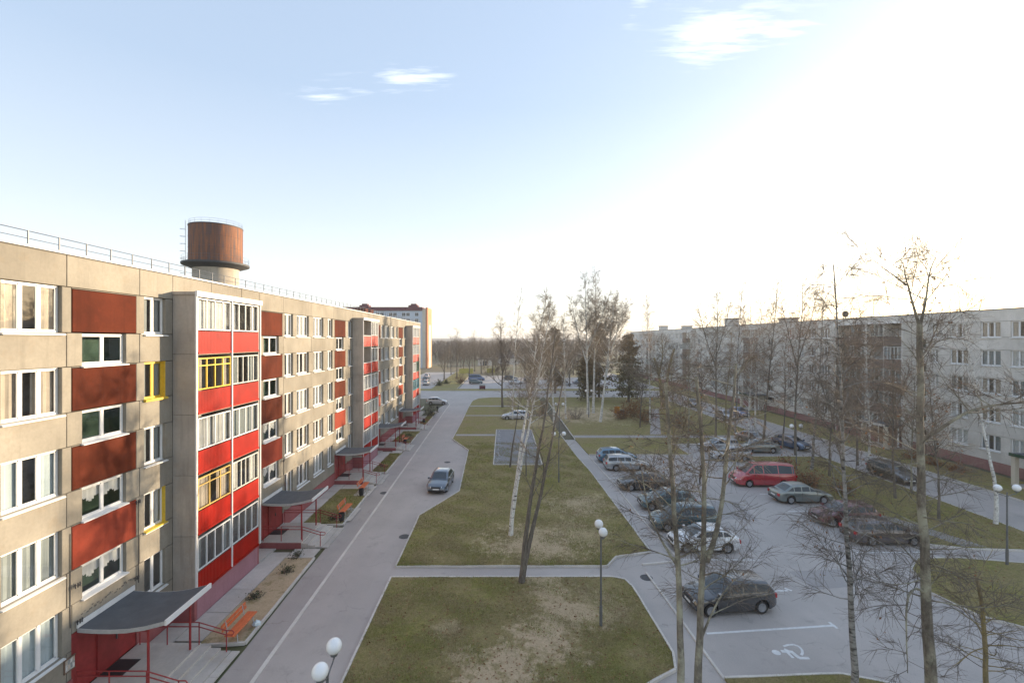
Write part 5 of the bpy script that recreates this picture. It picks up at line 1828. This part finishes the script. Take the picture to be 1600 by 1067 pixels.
# side profiles: x forward, metres; deck = top of the lower body, roof = greenhouse line
KINDS = {
    'sedan': dict(L=4.45, W=1.74, wb=2.62, deck=[(-2.22, .66), (-2.15, .93), (-1.5, .97), (-.9, .95), (.75, .93), (1.15, .90), (1.9, .78), (2.15, .66), (2.22, .5)], roof=[(-1.75, .95), (-1.05, 1.38), (-.3, 1.44), (.25, 1.40), (1.08, .92)], pillars=(-1.62, -.98, -.38, .28, 1.0), H=1.44),
    'hatch': dict(L=4.1, W=1.74, wb=2.56, deck=[(-2.05, .55), (-2.02, .95), (-1.5, .98), (.85, .94), (1.2, .92), (1.75, .80), (1.98, .66), (2.05, .48)], roof=[(-2.0, .97), (-1.62, 1.38), (-.6, 1.47), (.15, 1.44), (1.12, .93)], pillars=(-1.72, -1.0, -.35, .28, 1.02), H=1.47),
    'wagon': dict(L=4.5, W=1.74, wb=2.62, deck=[(-2.24, .5), (-2.2, .95), (-1.5, .98), (.8, .94), (1.2, .92), (1.9, .78), (2.18, .64), (2.25, .48)], roof=[(-2.2, .97), (-1.95, 1.40), (-.6, 1.46), (.2, 1.42), (1.1, .92)], pillars=(-2.02, -1.1, -.38, .28, 1.02), H=1.46),
    'mpv': dict(L=4.4, W=1.78, wb=2.68, deck=[(-2.18, .5), (-2.15, 1.0), (-1.5, 1.05), (.9, 1.02), (1.35, .98), (1.9, .84), (2.12, .68), (2.2, .48)], roof=[(-2.14, 1.03), (-1.95, 1.58), (-.6, 1.68), (.3, 1.62), (1.32, 1.0)], pillars=(-2.0, -1.12, -.3, .38, 1.2), H=1.68),
    'minibus': dict(L=5.3, W=1.9, wb=3.0, deck=[(-2.64, .5), (-2.6, 1.12), (-1.5, 1.15), (1.6, 1.13), (1.9, 1.1), (2.35, .98), (2.6, .72), (2.65, .5)], roof=[(-2.6, 1.14), (-2.48, 1.85), (-1.0, 1.98), (.9, 1.94), (1.9, 1.1)], pillars=(-2.5, -1.05, .25, 1.05, 1.82), H=1.98),
    'coupe': dict(L=4.05, W=1.73, wb=2.48, deck=[(-2.02, .55), (-1.95, .92), (-1.4, .96), (.7, .92), (1.05, .90), (1.7, .78), (1.95, .64), (2.02, .48)], roof=[(-1.72, .95), (-1.1, 1.34), (-.35, 1.41), (.2, 1.37), (1.02, .91)], pillars=(-1.55, -.95, -.55, .25, .95), H=1.41),
}
CARM = {}


def car_meshes(kind):
    if kind in CARM:
        return CARM[kind]
    K = KINDS[kind]
    L, W, wb = K['L'], K['W'], K['wb']
    out = {}
    hw = W / 2
    Rw, Ra = .31, .375
    xw = (wb / 2 + .05, -wb / 2 + .05)
    xs = sorted(set([round(v, 3) for v in np.linspace(-L / 2, L / 2, 23)] + [round(w + Ra * math.cos(t), 3) for w in xw for t in np.linspace(0, math.pi, 9)] + [-L / 2 + .04, L / 2 - .04, -L / 2 + .12, L / 2 - .12]))

    def halfw(x):
        e = (L / 2 - abs(x)) / .55
        return hw * (1 - .17 * max(0, 1 - e) ** 2.2)

    def zbot(x):
        z = .21 + .10 * max(0, (abs(x) - L / 2 + .35) / .35)
        for w in xw:
            d = abs(x - w)
            if d < Ra:
                z = max(z, Rw + math.sqrt(Ra * Ra - d * d))
        return z

    m = MB()
    rings = []
    for x in xs:
        w, zb, zt = halfw(x), zbot(x), lerp_tab(K['deck'], x)
        zt = max(zt, zb + .05)
        zm = min(max(.56, zb + .02), zt - .08)
        half = [(0, zb), (w - .16, zb), (w - .03, zb + .012), (w, max(zm, zb + .02)), (w - .012, zm + (zt - zm) * .6), (w - .05, zt - .03), (w - .13, zt), (0, zt + .025)]
        r = [(x, y, z) for y, z in half] + [(x, -y, z) for y, z in half[-2:0:-1]]
        rings.append(list(range(len(m.v), len(m.v) + len(r))))
        m.v += r
    for a, b in zip(rings[:-1], rings[1:]):
        for i in range(len(a)):
            j = (i + 1) % len(a)
            m.f.append((a[i], b[i], b[j], a[j]))
            m.m.append(0)
    m.f.append(tuple(rings[0]))
    m.f.append(tuple(reversed(rings[-1])))
    m.m += [0, 0]
    # greenhouse shell
    rf = K['roof']
    gx = sorted(set([p[0] for p in rf] + [round(v, 3) for v in np.linspace(rf[0][0], rf[-1][0], 15)]))
    tum = .30

    def side_y(x, z):
        return halfw(x) - .075 - tum * max(0, z - .95)

    rings = []
    for x in gx:
        zr = lerp_tab(rf, x)
        zb = lerp_tab(K['deck'], x) - .03
        zr = max(zr, zb + .03)
        yt = side_y(x, zr)
        half = [(side_y(x, zb), zb), (side_y(x, zr - .07) if zr - .07 > zb else side_y(x, zb) - .01, max(zb + .01, zr - .07)), (yt - .06, zr - .01), (yt - .22, zr + .018), (0, zr + .03)]
        r = [(x, y, z) for y, z in half] + [(x, -y, z) for y, z in half[-2::-1]]
        rings.append(list(range(len(m.v), len(m.v) + len(r))))
        m.v += r
    for a, b in zip(rings[:-1], rings[1:]):
        for i in range(len(a) - 1):
            m.f.append((a[i], b[i], b[i + 1], a[i + 1]))
            m.m.append(0)
    out['body'] = m
    # glass: front, rear, side lights set proud of the shell
    def screen(xa, xb, e):
        g = MB()
        za, zb = lerp_tab(rf, xa), lerp_tab(rf, xb)
        dx, dz = xb - xa, zb - za
        ln = math.hypot(dx, dz)
        nx, nz = (dz / ln, -dx / ln)
        if nz < 0:
            nx, nz = -nx, -nz
        rows = []
        for t in (.10, .5, .90):
            x, z = xa + dx * t, lerp_tab(rf, xa + dx * t)
            yy = side_y(x, z) - .13
            rows.append([(x + nx * e, yy * q, z + nz * e + .03 * (1 - abs(q) ** 3) + .004) for q in (-1, -.5, 0, .5, 1)])
        for a, b in zip(rows[:-1], rows[1:]):
            for i in range(4):
                g.quad(a[i], a[i + 1], b[i + 1], b[i])
        return g
    out['windshield'] = screen(rf[-1][0], rf[-2][0], .014)
    out['rear_window'] = screen(rf[0][0], rf[1][0], .014)
    pl = K['pillars']
    sides = []
    for s in (1, -1):
        for (xa, xb) in zip(pl[:-1], pl[1:]):
            g = MB()
            a, b = xa + .035, xb - .035
            pts = []
            n = 5
            for i in range(n + 1):
                x = a + (b - a) * i / n
                zb = lerp_tab(K['deck'], x) + .045
                zt = min(lerp_tab(rf, x) - .085, K['H'] - .115)
                zt = max(zt, zb + .004)
                pts.append((x, zb, zt))
            for (x0, b0, t0), (x1, b1, t1) in zip(pts[:-1], pts[1:]):
                q = [(x0, s * (side_y(x0, b0) + .008), b0), (x1, s * (side_y(x1, b1) + .008), b1), (x1, s * (side_y(x1, t1) + .008), t1), (x0, s * (side_y(x0, t0) + .008), t0)]
                g.quad(*q)
            sides.append(g)
    out['sides'] = sides
    und = MB().box(-L / 2 + .25, L / 2 - .25, -hw + .2, hw - .2, .17, .52)
    out['under'] = und
    ty = MB().lathe([(.20, -.095), (Rw - .02, -.105), (Rw, -.08), (Rw, .08), (Rw - .02, .105), (.20, .095)], 24, axis='Y')
    rim = MB().lathe([(.215, .085), (.205, .098), (.19, .07), (.07, .06), (.055, .085), (.001, .09)], 20, axis='Y')
    rim.lathe([(.215, -.085), (.205, -.098), (.19, -.07), (.07, -.06), (.055, -.085), (.001, -.09)], 20, axis='Y')
    for q in range(5):
        an = q * 2 * math.pi / 5
        for sy in (.088, -.088):
            c, sn = math.cos(an), math.sin(an)
            rim.quad((.05 * c - .03 * sn, sy, .05 * sn + .03 * c), (.205 * c - .022 * sn, sy, .205 * sn + .022 * c), (.205 * c + .022 * sn, sy, .205 * sn - .022 * c), (.05 * c + .03 * sn, sy, .05 * sn - .03 * c))
    out['tyre'], out['rim'] = ty, rim
    xf = L / 2
    zh = lerp_tab(K['deck'], xf - .16) - .09
    hl = MB()
    hl.v += [(xf - .10, hw * .50, zh - .07), (xf - .32, hw * .975, zh - .05), (xf - .42, hw * .965, zh + .06), (xf - .17, hw * .52, zh + .055), (xf - .0, hw * .50, zh - .06), (xf - .13, hw * .90, zh - .05), (xf - .26, hw * .90, zh + .07), (xf - .07, hw * .52, zh + .06)]
    for f in ((0, 1, 5, 4), (4, 5, 6, 7), (1, 2, 6, 5), (2, 3, 7, 6), (3, 0, 4, 7)):
        hl.f.append(f)
        hl.m.append(0)
    out['headlight'] = hl
    xr = -L / 2
    zt_ = lerp_tab(K['deck'], xr + .06) - .16
    out['tail'] = MB().box(xr - .012, xr + .16, hw * .62, hw * .87, zt_ - .10, zt_ + .10)
    out['plate_f'] = MB().box(xf + .004, xf + .018, -.26, .26, .40, .51)
    out['plate_r'] = MB().box(xr - .018, xr - .004, -.26, .26, .56, .67) if kind != 'sedan' else MB().box(xr - .018, xr - .004, -.26, .26, .52, .63)
    out['grille'] = MB().box(xf - .05, xf + .004, -.40, .40, zh - .10, zh + .03)
    out['bumper_f'] = MB().box(xf - .10, xf + .012, -hw * .72, hw * .72, .29, .385)
    out['bumper_r'] = MB().box(xr - .012, xr + .1, -hw * .74, hw * .74, .30, .40)
    xm = pl[-1] - .12
    mi = MB().box(xm - .06, xm + .09, side_y(xm, 1.0) + .02, side_y(xm, 1.0) + .20, lerp_tab(K['deck'], xm) + .02, lerp_tab(K['deck'], xm) + .17)
    out['mirror'] = mi
    out['handles'] = [(pl[1] + .18 if kind != 'minibus' else pl[2] + .18), pl[2] + .2]
    seams = []
    for xx in (pl[1] - .02, pl[2], pl[3] + .55 if kind != 'minibus' else pl[3]):
        sm = MB()
        zt0 = lerp_tab(K['deck'], xx)
        for s in (1, -1):
            w = halfw(xx)
            sm.box(xx - .006, xx + .006, s * (w - .006), s * (w + .003), .32, .60)
            sm.box(xx - .006, xx + .006, s * (w - .03), s * (w - .002), .60, zt0 - .05)
        seams.append(sm)
    out['seams'] = seams
    out['door_handle'] = [MB().box(hx - .09, hx + .09, s * (halfw(hx) - .02), s * (halfw(hx) + .022), lerp_tab(K['deck'], hx) - .20, lerp_tab(K['deck'], hx) - .165) for hx in out['handles'] for s in (1, -1)]
    res = {'xw': xw, 'hw': hw, 'Rw': Rw}
    for k, v in out.items():
        res[k] = v
    CARM[kind] = res
    return res


MESHC = {}


def cm_mesh(kind, part, mb, mat, smooth=None):
    key = (kind, part, mat)
    if key not in MESHC:
        MESHC[key] = mb.mesh(part, M[mat], smooth)
    return MESHC[key]


PAINT = {}


def paint(rgb, metal=.25):
    key = (rgb, metal)
    if key not in PAINT:
        s = NT('car_paint_%d' % len(PAINT))
        dirt = s.ramp(s.noise(s.pos(obj=True), 2.2, 5, .7), [(.42, 0.0), (.75, .30)])
        s.col(s.mix(dirt, rgb, tuple(.6 * c + .08 for c in rgb)))
        s.rough(.28)
        s.b.inputs['Metallic'].default_value = metal
        s.b.inputs['Coat IOR'].default_value = 1.9
        s.b.inputs['Coat Weight'].default_value = 1.0
        s.b.inputs['Coat Roughness'].default_value = .06
        PAINT[key] = s.mat.name
    return PAINT[key]


def car(kind, rgb, x, y, head, label, metal=.25, group='parked cars', detail=True, dark_roof=None):
    """head: compass of the bonnet, radians from +X"""
    K = car_meshes(kind)
    pn = paint(rgb, metal)
    o = thing('parked_car' if kind != 'minibus' else 'minibus', label, 'car' if kind != 'minibus' else 'minibus', (x, y, .004), head, group)
    body = link('body', cm_mesh(kind, 'body', K['body'], pn, 32), o)
    link('underbody', cm_mesh(kind, 'underbody', K['under'], 'car_black_trim'), o)
    link('windshield', cm_mesh(kind, 'windshield', K['windshield'], 'car_glass', 60), o)
    link('rear_window', cm_mesh(kind, 'rear_window', K['rear_window'], 'car_glass', 60), o)
    for i, g in enumerate(K['sides']):
        link('side_window', cm_mesh(kind, 'side_window%d' % i, g, 'dark_glass', 60), o)
    for xx in K['xw']:
        for s in (1, -1):
            t = link('wheel', cm_mesh(kind, 'tyre', K['tyre'], 'tyre', 40), o, loc=Vector((xx, s * (K['hw'] - .125), K['Rw'])))
            link('rim', cm_mesh(kind, 'rim', K['rim'], 'rim', 40), t)
    for s in (1, -1):
        for nm, mb, mt in (('headlight', K['headlight'], 'car_light'), ('tail_light', K['tail'], 'car_tail'), ('wing_mirror', K['mirror'], pn)):
            me = cm_mesh(kind, nm, mb, mt)
            p = link(nm, me, o)
            if s < 0:
                p.scale = (1, -1, 1)
    link('number_plate', cm_mesh(kind, 'plate_f', K['plate_f'], 'number_plate'), o)
    link('number_plate', cm_mesh(kind, 'plate_r', K['plate_r'], 'number_plate'), o)
    link('grille', cm_mesh(kind, 'grille', K['grille'], 'car_black_trim'), o)
    link('bumper', cm_mesh(kind, 'bumper_f', K['bumper_f'], 'car_black_trim'), o)
    link('bumper', cm_mesh(kind, 'bumper_r', K['bumper_r'], 'car_black_trim'), o)
    if detail:
        for i, sm in enumerate(K['seams']):
            link('door_seam', cm_mesh(kind, 'door_seam%d' % i, sm, 'car_black_trim'), body)
        for i, sm in enumerate(K['door_handle']):
            link('door_handle', cm_mesh(kind, 'door_handle%d' % i, sm, pn), body)
    return o


PI = math.pi
car('sedan', (.085, .11, .145), -5.55, 40.9, -PI / 2 - .07, 'dark blue-black saloon standing in the bay of the main road', .4, 'cars on the main road')
car('hatch', (.012, .014, .018), 10.95, 22.55, PI + .11, 'black hatchback in the disabled bays, nearest car', .2)
car('coupe', (.70, .71, .72), 12.45, 28.85, PI, 'white compact car behind the black hatchback', .05)
car('mpv', (.035, .085, .10), 12.45, 32.0, PI + .02, 'dark teal people carrier between white car and green hatchback', .4)
car('hatch', (.06, .115, .125), 12.6, 35.8, PI - .02, 'grey-green hatchback in the left row of the lot', .4)
car('sedan', (.010, .012, .013), 12.3, 40.4, PI, 'black saloon in the left row of the lot', .2)
car('wagon', (.36, .38, .40), 12.4, 46.4, 0.0, 'silver estate car second from the far end of the left row', .5)
car('hatch', (.045, .16, .27), 12.1, 49.4, 0.02, 'blue hatchback at the far end of the left row', .4)
car('hatch', (.42, .44, .47), 24.6, 50.2, PI, 'silver car at the far end of the right row', .5)
car('sedan', (.16, .19, .19), 29.6, 53.6, PI, 'grey-green saloon behind the red minibus', .4)
car('wagon', (.40, .41, .44), 25.2, 54.2, PI + .05, 'pale silver estate behind the silver car', .5)
car('minibus', (.42, .022, .035), 23.25, 41.5, PI - .02, 'red minibus in the right row of the lot', .1, 'parked minibuses')
car('sedan', (.17, .20, .19), 24.0, 37.3, .02, 'silver-green saloon parked nose-in beside the red minibus', .5)
car('hatch', (.14, .022, .032), 24.2, 32.8, PI, 'dark red hatchback in the right row', .2)
car('wagon', (.075, .06, .065), 24.5, 29.85, 0.0, 'dark estate with red tail lights at the near end of the right row', .3)
car('wagon', (.02, .022, .025), 36.4, 43.2, -PI / 2 - .03, 'black estate parked along the east road', .2, 'cars on the east road')
car('hatch', (.05, .10, .19), 34.7, 55.6, -PI / 2 + .35, 'blue hatchback behind the red minibus roof, by the globe lamp', .4, 'cars on the east road')
car('sedan', (.22, .23, .25), 31.6, 58.3, -PI / 2 + .4, 'grey saloon left of the blue hatchback by the globe lamp', .4, 'cars on the east road')
car('hatch', (.50, .51, .54), -13.4, 93.0, .02, 'pale silver hatchback turning out at the end of the west block', .3, 'cars on the main road', False)
car('wagon', (.48, .48, .52), 1.9, 75.6, PI, 'pale estate parked beyond the asphalt pad', .4, 'cars beyond the lawn', False)
car('hatch', (.40, .42, .45), -22.3, 133, PI / 2, 'silver car nearest in the far left parking', .4, 'far parked cars', False)
car('sedan', (.05, .055, .06), -24.6, 146, PI / 2, 'dark car second in the far left parking', .3, 'far parked cars', False)
car('hatch', (.45, .45, .48), -26.2, 158, PI / 2, 'pale car third in the far left parking', .3, 'far parked cars', False)
car('minibus', (.04, .09, .22), -8.6, 147, 0, 'blue van on the far parking', .3, 'parked minibuses', False)
car('hatch', (.03, .07, .075), -8.2, 136, 0, 'dark green hatchback in front of the blue van', .4, 'far parked cars', False)
for i, (x, y, k, c, hd, lab) in enumerate(((3.6, 136, 'sedan', (.62, .62, .64), 0, 'white saloon on the far parking behind the bare tree'), (2.4, 150, 'wagon', (.05, .06, .07), 0, 'dark estate behind the white saloon, far parking'), (8.5, 146, 'sedan', (.08, .10, .12), 0, 'dark saloon farther right on the far parking'),
                                           (17.4, 132, 'hatch', (.6, .6, .62), 0, 'white hatchback right of the white birch, far parking'), (22.5, 136, 'sedan', (.3, .31, .33), 0, 'grey saloon farthest right on the far parking'),
                                           (36.9, 90, 'hatch', (.30, .31, .33), -PI / 2, 'grey hatchback far along the east road'), (36.6, 76, 'sedan', (.36, .37, .40), -PI / 2, 'silver saloon half-way along the east road'), (40.4, 79, 'hatch', (.12, .15, .30), -PI / 2, 'blue-violet car by the grey block door'))):
    car(k, c, x, y, hd, lab, .3, 'far parked cars', False)

# ================================================================== lamps
def lamp(x, y, h, ax, label, arm=.46):
    o = thing('street_lamp', label, 'street lamp', (x, y, .08), 0, 'double-globe lamps')
    MB().tube([(0, 0, 0), (0, 0, .9)], .07, 10).build('base', M['pole_steel'], o)
    MB().tube([(0, 0, .9), (0, 0, h - .25)], [.05, .035], 8).build('pole', M['pole_steel'], o)
    for s in (1, -1):
        e = (ax[0] * arm * s, ax[1] * arm * s)
        MB().tube([(0, 0, h - .5), (e[0] * .5, e[1] * .5, h - .40), (e[0], e[1], h - .32), (e[0], e[1], h - .2)], .02, 6).build('arm', M['pole_steel'], o)
        gl = MB().ball((e[0], e[1], h), .20, 20, 12).build('globe', M['globe'], o, smooth=180)
        MB().lathe([(.001, -.24), (.09, -.24), (.10, -.17), (.06, -.16)], 12, (e[0], e[1], h)).build('collar', M['pole_steel'], gl)


lamp(-4.42, 11.55, 4.95, (0, 1), 'double white globe lamp at the bottom edge beside the main road')
lamp(4.40, 20.85, 4.42, (0, 1), 'double globe lamp on the middle lawn by the footpath to the lot')
lamp(5.0, 41.8, 4.42, (1, 0), 'double globe lamp just right of the grey twin-stemmed tree')
lamp(28.9, 45.5, 4.42, (1, 0), 'double globe lamp before the blue hatchback on the east side')
lamp(28.95, 26.5, 4.42, (1, 0), 'double globe lamp beside the leaning white birch, right edge', .55)
lamp(7.4, 61, 4.42, (1, 0), 'double globe lamp on the footway north of the lot')
lamp(14.2, 77, 4.42, (1, 0), 'double globe lamp among the birch group')

# ================================================================== benches, bins, small yard things
def bench(x, y, label):
    o = thing('bench', label, 'bench', (x, y, .08), 0, 'orange benches by the west block')
    for i in range(3):
        MB().box(-.02 + .15 * i, .115 + .15 * i, -.9, .9, .42, .455).build('seat_slat', M['bench_orange'], o)
    for i in range(2):
        z = .60 + .16 * i
        MB().box(-.12 - .04 * i, -.085 - .04 * i, -.9, .9, z, z + .13).build('back_slat', M['bench_orange'], o)
    for s in (-.62, .62):
        MB().tube([(.40, s, 0), (.36, s, .41), (-.02, s, .41), (-.13, s, .9)], .022, 6).build('leg', M['bench_grey'], o)
        MB().tube([(-.02, s, .41), (-.08, s, 0)], .022, 6).build('leg', M['bench_grey'], o)


for i, (x, y) in enumerate(((-11.75, 20.3), (-11.95, 34.3), (-12.2, 39.6), (-12.6, 58.2))):
    bench(x, y, ['orange slatted bench nearest the camera, by the first steps', 'orange bench on a concrete pad past the second steps', 'orange bench just before the third steps', 'orange bench far along by the fourth steps'][i])
    if i:
        sheet('bench_pad', rect(x - .3, x + 1.0, y - 1.4, y + 1.15), .084, 'slab')


def bin_(x, y, label):
    o = thing('litter_bin', label, 'bin', (x, y, .08), 0, 'black litter bins')
    MB().lathe([(.001, .08), (.17, .08), (.21, .60), (.19, .60), (.155, .12)], 14).build('bucket', M['bin_black'], o, smooth=40)
    for s in (-1, 1):
        MB().tube([(0, s * .25, 0), (0, s * .25, .5)], .018, 6).build('post', M['bin_black'], o)
    MB().tube([(0, -.25, .48), (0, .25, .48)], .014, 6).build('axle', M['bin_black'], o)


for i, (x, y) in enumerate(((-11.55, 32.85), (-11.8, 38.2), (-12.2, 57.0), (-12.45, 72), (-12.3, 85.5))):
    bin_(x, y, ['black litter bin beside the second bench', 'black litter bin beside the third bench', 'black litter bin beside the fourth bench', 'black litter bin by the third balcony tower', 'black litter bin at the far end of the west block'][i])
lb = thing('plastic_bag', 'crumpled pale blue bag by the nearest bench', 'bag', (-11.2, 20.9, .08))
mb = MB().ball((0, 0, .09), .16, 9, 6)
mb.v = [(x * random.uniform(.7, 1.4), y * random.uniform(.8, 1.5), max(0, z * random.uniform(.5, 1.1))) for x, y, z in mb.v]
mb.build('sack', M['blind'], lb)
pg = thing('play_panel', 'small orange panel standing on the bare earth by the brown shrub', 'playground', (*gp(964, 648), .09))
MB().box(-.45, .45, -.05, .05, .15, 1.35).build('panel', M['play_orange'], pg)
for q in (-.42, .42):
    MB().tube([(q, 0, 0), (q, 0, 1.5)], .05, 8).build('post', M['bench_grey'], pg)
MB().box(.55, 1.2, -.3, .3, .0, .75).build('cabin', M['dark_glass'], pg)
sd = thing('low_wall', 'low brown garden bench or beam on the bare earth', 'beam', (*gp(1030, 651), .09))
for q in (-1.3, 1.3):
    MB().box(q - .1, q + .1, -.15, .15, 0, .35).build('leg', M['bench_grey'], sd)
MB().box(-1.7, 1.7, -.18, .18, .35, .43).build('seat', M['red_render'], sd)
sd['label'] = 'long low brown seat on the bare earth behind the lot'
sd['category'] = 'bench'
sd.name = 'low_seat'

# ================================================================== a person crossing the lot
def person(x, y, head, label):
    o = thing('person', label, 'person', (x, y, .004), head)
    J = {'pel': (0, 0, .93), 'waist': (.02, 0, 1.08), 'chest': (.04, 0, 1.30), 'neck': (.05, 0, 1.47), 'hd0': (.07, 0, 1.56), 'hd1': (.09, 0, 1.68),
         'shl': (.03, .18, 1.40), 'ell': (-.10, .24, 1.14), 'wrl': (.02, .24, .92), 'hnl': (.05, .23, .84), 'shr': (.03, -.18, 1.40), 'elr': (.02, -.24, 1.13), 'wrr': (.20, -.22, .98), 'hnr': (.26, -.21, .92),
         'hipl': (0, .09, .88), 'knl': (.14, .10, .50), 'anl': (.10, .10, .09), 'tol': (.26, .11, .045), 'hipr': (0, -.09, .88), 'knr': (-.06, -.10, .49), 'anr': (-.30, -.10, .14), 'tor': (-.18, -.11, .05)}
    E = [('pel', 'waist'), ('waist', 'chest'), ('chest', 'neck'), ('neck', 'hd0'), ('hd0', 'hd1'), ('chest', 'shl'), ('shl', 'ell'), ('ell', 'wrl'), ('wrl', 'hnl'), ('chest', 'shr'), ('shr', 'elr'), ('elr', 'wrr'), ('wrr', 'hnr'),
         ('pel', 'hipl'), ('hipl', 'knl'), ('knl', 'anl'), ('anl', 'tol'), ('pel', 'hipr'), ('hipr', 'knr'), ('knr', 'anr'), ('anr', 'tor')]
    rad = dict(pel=.15, waist=.14, chest=.165, neck=.06, hd0=.085, hd1=.09, shl=.075, ell=.055, wrl=.042, hnl=.04, shr=.075, elr=.055, wrr=.042, hnr=.04, hipl=.10, knl=.065, anl=.045, tol=.04, hipr=.10, knr=.065, anr=.045, tor=.04)
    ks = list(J)
    me = bpy.data.meshes.new('body')
    me.from_pydata([J[k] for k in ks], [(ks.index(a), ks.index(b)) for a, b in E], [])
    b = link('body', me, o)
    sk = b.modifiers.new('skin', 'SKIN')
    for i, k in enumerate(ks):
        v = me.skin_vertices[0].data[i]
        v.radius = (rad[k], rad[k])
        v.use_root = k == 'pel'
    sk.use_smooth_shade = True
    ss = b.modifiers.new('sub', 'SUBSURF')
    ss.levels = ss.render_levels = 2
    me.materials.append(M['cloth_dark'])
    MB().ball((.115, 0, 1.645), .082, 12, 8, sz=1.25).build('face', M['skin'], o, smooth=180)
    MB().ball((.075, 0, 1.68), .105, 12, 8, sz=1.05).build('hair', M['hair'], o, smooth=180)
    for s in (1, -1):
        hnd = MB().ball((.05 if s > 0 else .27, .23 * s, .84 if s > 0 else .91), .042, 8, 6)
        for f in range(4):
            q = (.05 if s > 0 else .27) + .018 * f - .03
            hnd.tube([(q, .23 * s, .81 if s > 0 else .89), (q + .01, .225 * s, .765 if s > 0 else .85), (q, .21 * s, .74 if s > 0 else .83)], .009, 5)
        hnd.tube([(.09 if s > 0 else .31, .22 * s, .84 if s > 0 else .91), (.11 if s > 0 else .33, .21 * s, .80 if s > 0 else .87)], .010, 5)
        hnd.build('hand', M['skin'], o, smooth=180)
    return o


person(17.75, 41.3, PI / 2 + .5, 'person in dark clothes walking across the parking lot')

# ================================================================== turf blades, leaf litter (nobody could count them)
def inside(poly, X, Y):
    r = np.zeros(len(X), bool)
    n = len(poly)
    for i in range(n):
        (x0, y0), (x1, y1) = poly[i], poly[(i + 1) % n]
        c = ((y0 > Y) != (y1 > Y)) & (X < (x1 - x0) * (Y - y0) / (y1 - y0 + 1e-12) + x0)
        r ^= c
    return r


def blades(poly, n, seed, ymax, hmin, hmax, wd):
    rs = np.random.default_rng(seed)
    xs_, ys_ = [p[0] for p in poly], [p[1] for p in poly]
    y0, y1 = max(min(ys_), 16.5), min(max(ys_), ymax)
    # denser near, thinner far
    Y = y0 + (y1 - y0) * rs.uniform(0, 1, n) ** 1.7
    X = rs.uniform(min(xs_), max(xs_), n)
    patch = np.sin(X * 1.7 + np.sin(Y * 1.1) * 2) + np.sin(Y * 2.1 + X * .6) + rs.normal(size=n) * .9
    k = inside(poly, X, Y) & (patch > -.5) & (np.hypot(X - 1.2, Y - 19.4) + rs.normal(size=n) * .5 + .7 * np.sin(X * 3.1 + Y * 2.3) > 1.5) & (np.hypot(X - 2.5, Y - 22.6) + rs.normal(size=n) * .5 + .5 * np.sin(X * 2.9 + Y * 2.7) > 1.1) & (np.hypot(X, Y - 18) + rs.normal(size=n) * .4 > 1.2) & (np.hypot((X - 1.6) * .7, Y - 29) + rs.normal(size=n) * .6 + .7 * np.sin(X * 2.7 - Y * 1.9) > 1.1)
    X, Y = X[k], Y[k]
    n = len(X)
    h_ = rs.uniform(hmin, hmax, n) * (1 + (Y - 17) * .012)
    a = rs.uniform(0, 6.28, n)
    w = wd * (1 + (Y - 17) * .03)
    ln = rs.normal(size=(n, 2)) * .6
    B = np.stack([X, Y, np.full(n, .088)], 1)
    V = np.stack([B + np.stack([np.cos(a) * w, np.sin(a) * w, np.zeros(n)], 1), B - np.stack([np.cos(a) * w, np.sin(a) * w, np.zeros(n)], 1), B + np.stack([ln[:, 0] * h_, ln[:, 1] * h_, h_], 1)], 1).reshape(-1, 3)
    return V


Vs = [blades(L_south, 110000, 1, 40, .03, .075, .010), blades(L_north, 110000, 2, 58, .03, .08, .012), blades(L_se, 20000, 3, 40, .03, .07, .011), blades(L_east, 26000, 4, 52, .03, .08, .013), blades(L_f, 9000, 5, 40, .03, .07, .010)]
for i, (xb, xe, ya, yb) in enumerate(beds):
    if ya > 30 and ya < 70:
        Vs.append(blades([(xb, ya + .2), (xe, ya + .4), (xe, yb - .2), (xb, yb - .2)], 9000, 20 + i, 80, .03, .08, .012))
V = np.concatenate(Vs)
n = len(V) // 3
me = bpy.data.meshes.new('grass')
me.vertices.add(len(V))
me.vertices.foreach_set('co', V.astype(np.float32).ravel())
me.loops.add(len(V))
me.loops.foreach_set('vertex_index', np.arange(len(V), dtype=np.int32))
me.polygons.add(n)
me.polygons.foreach_set('loop_start', np.arange(0, len(V), 3, dtype=np.int32))
me.polygons.foreach_set('loop_total', np.full(n, 3, dtype=np.int32))
me.materials.append(M['grass_blade'])
me.update()
me.validate()
tag(link('grass', me), 'short autumn grass on the lawns', 'grass', kind='stuff')
rs = np.random.default_rng(9)
C = []
for poly, n, ymax in ((L_south, 1500, 26), (L_north, 2200, 60), (L_se, 700, 30), (L_east, 2200, 52), (L_ne, 2500, 90)):
    xs_, ys_ = [p[0] for p in poly], [p[1] for p in poly]
    X, Y = rs.uniform(min(xs_), max(xs_), n), rs.uniform(max(16, min(ys_)), min(ymax, max(ys_)), n)
    k = inside(poly, X, Y)
    C.append(np.stack([X[k], Y[k], np.full(k.sum(), .115)], 1))
X, Y = rs.uniform(-6, 22, 500), rs.uniform(17.5, 50, 500)
C.append(np.stack([X, Y, np.full(500, .115)], 1)[inside(L_south, X, Y) | inside(L_north, X, Y)])
for _ in range(10):
    X, Y = rs.uniform(41.8, 47, 120), rs.uniform(42, 52, 120)
    C.append(np.stack([X, Y, np.full(120, .115)], 1))
tag(link('leaf_litter', quads_mesh('leaf_litter', np.concatenate(C), .055, M['leaf_litter'], rs, True)), 'fallen brown leaves strewn over the lawns', 'leaves', kind='stuff')
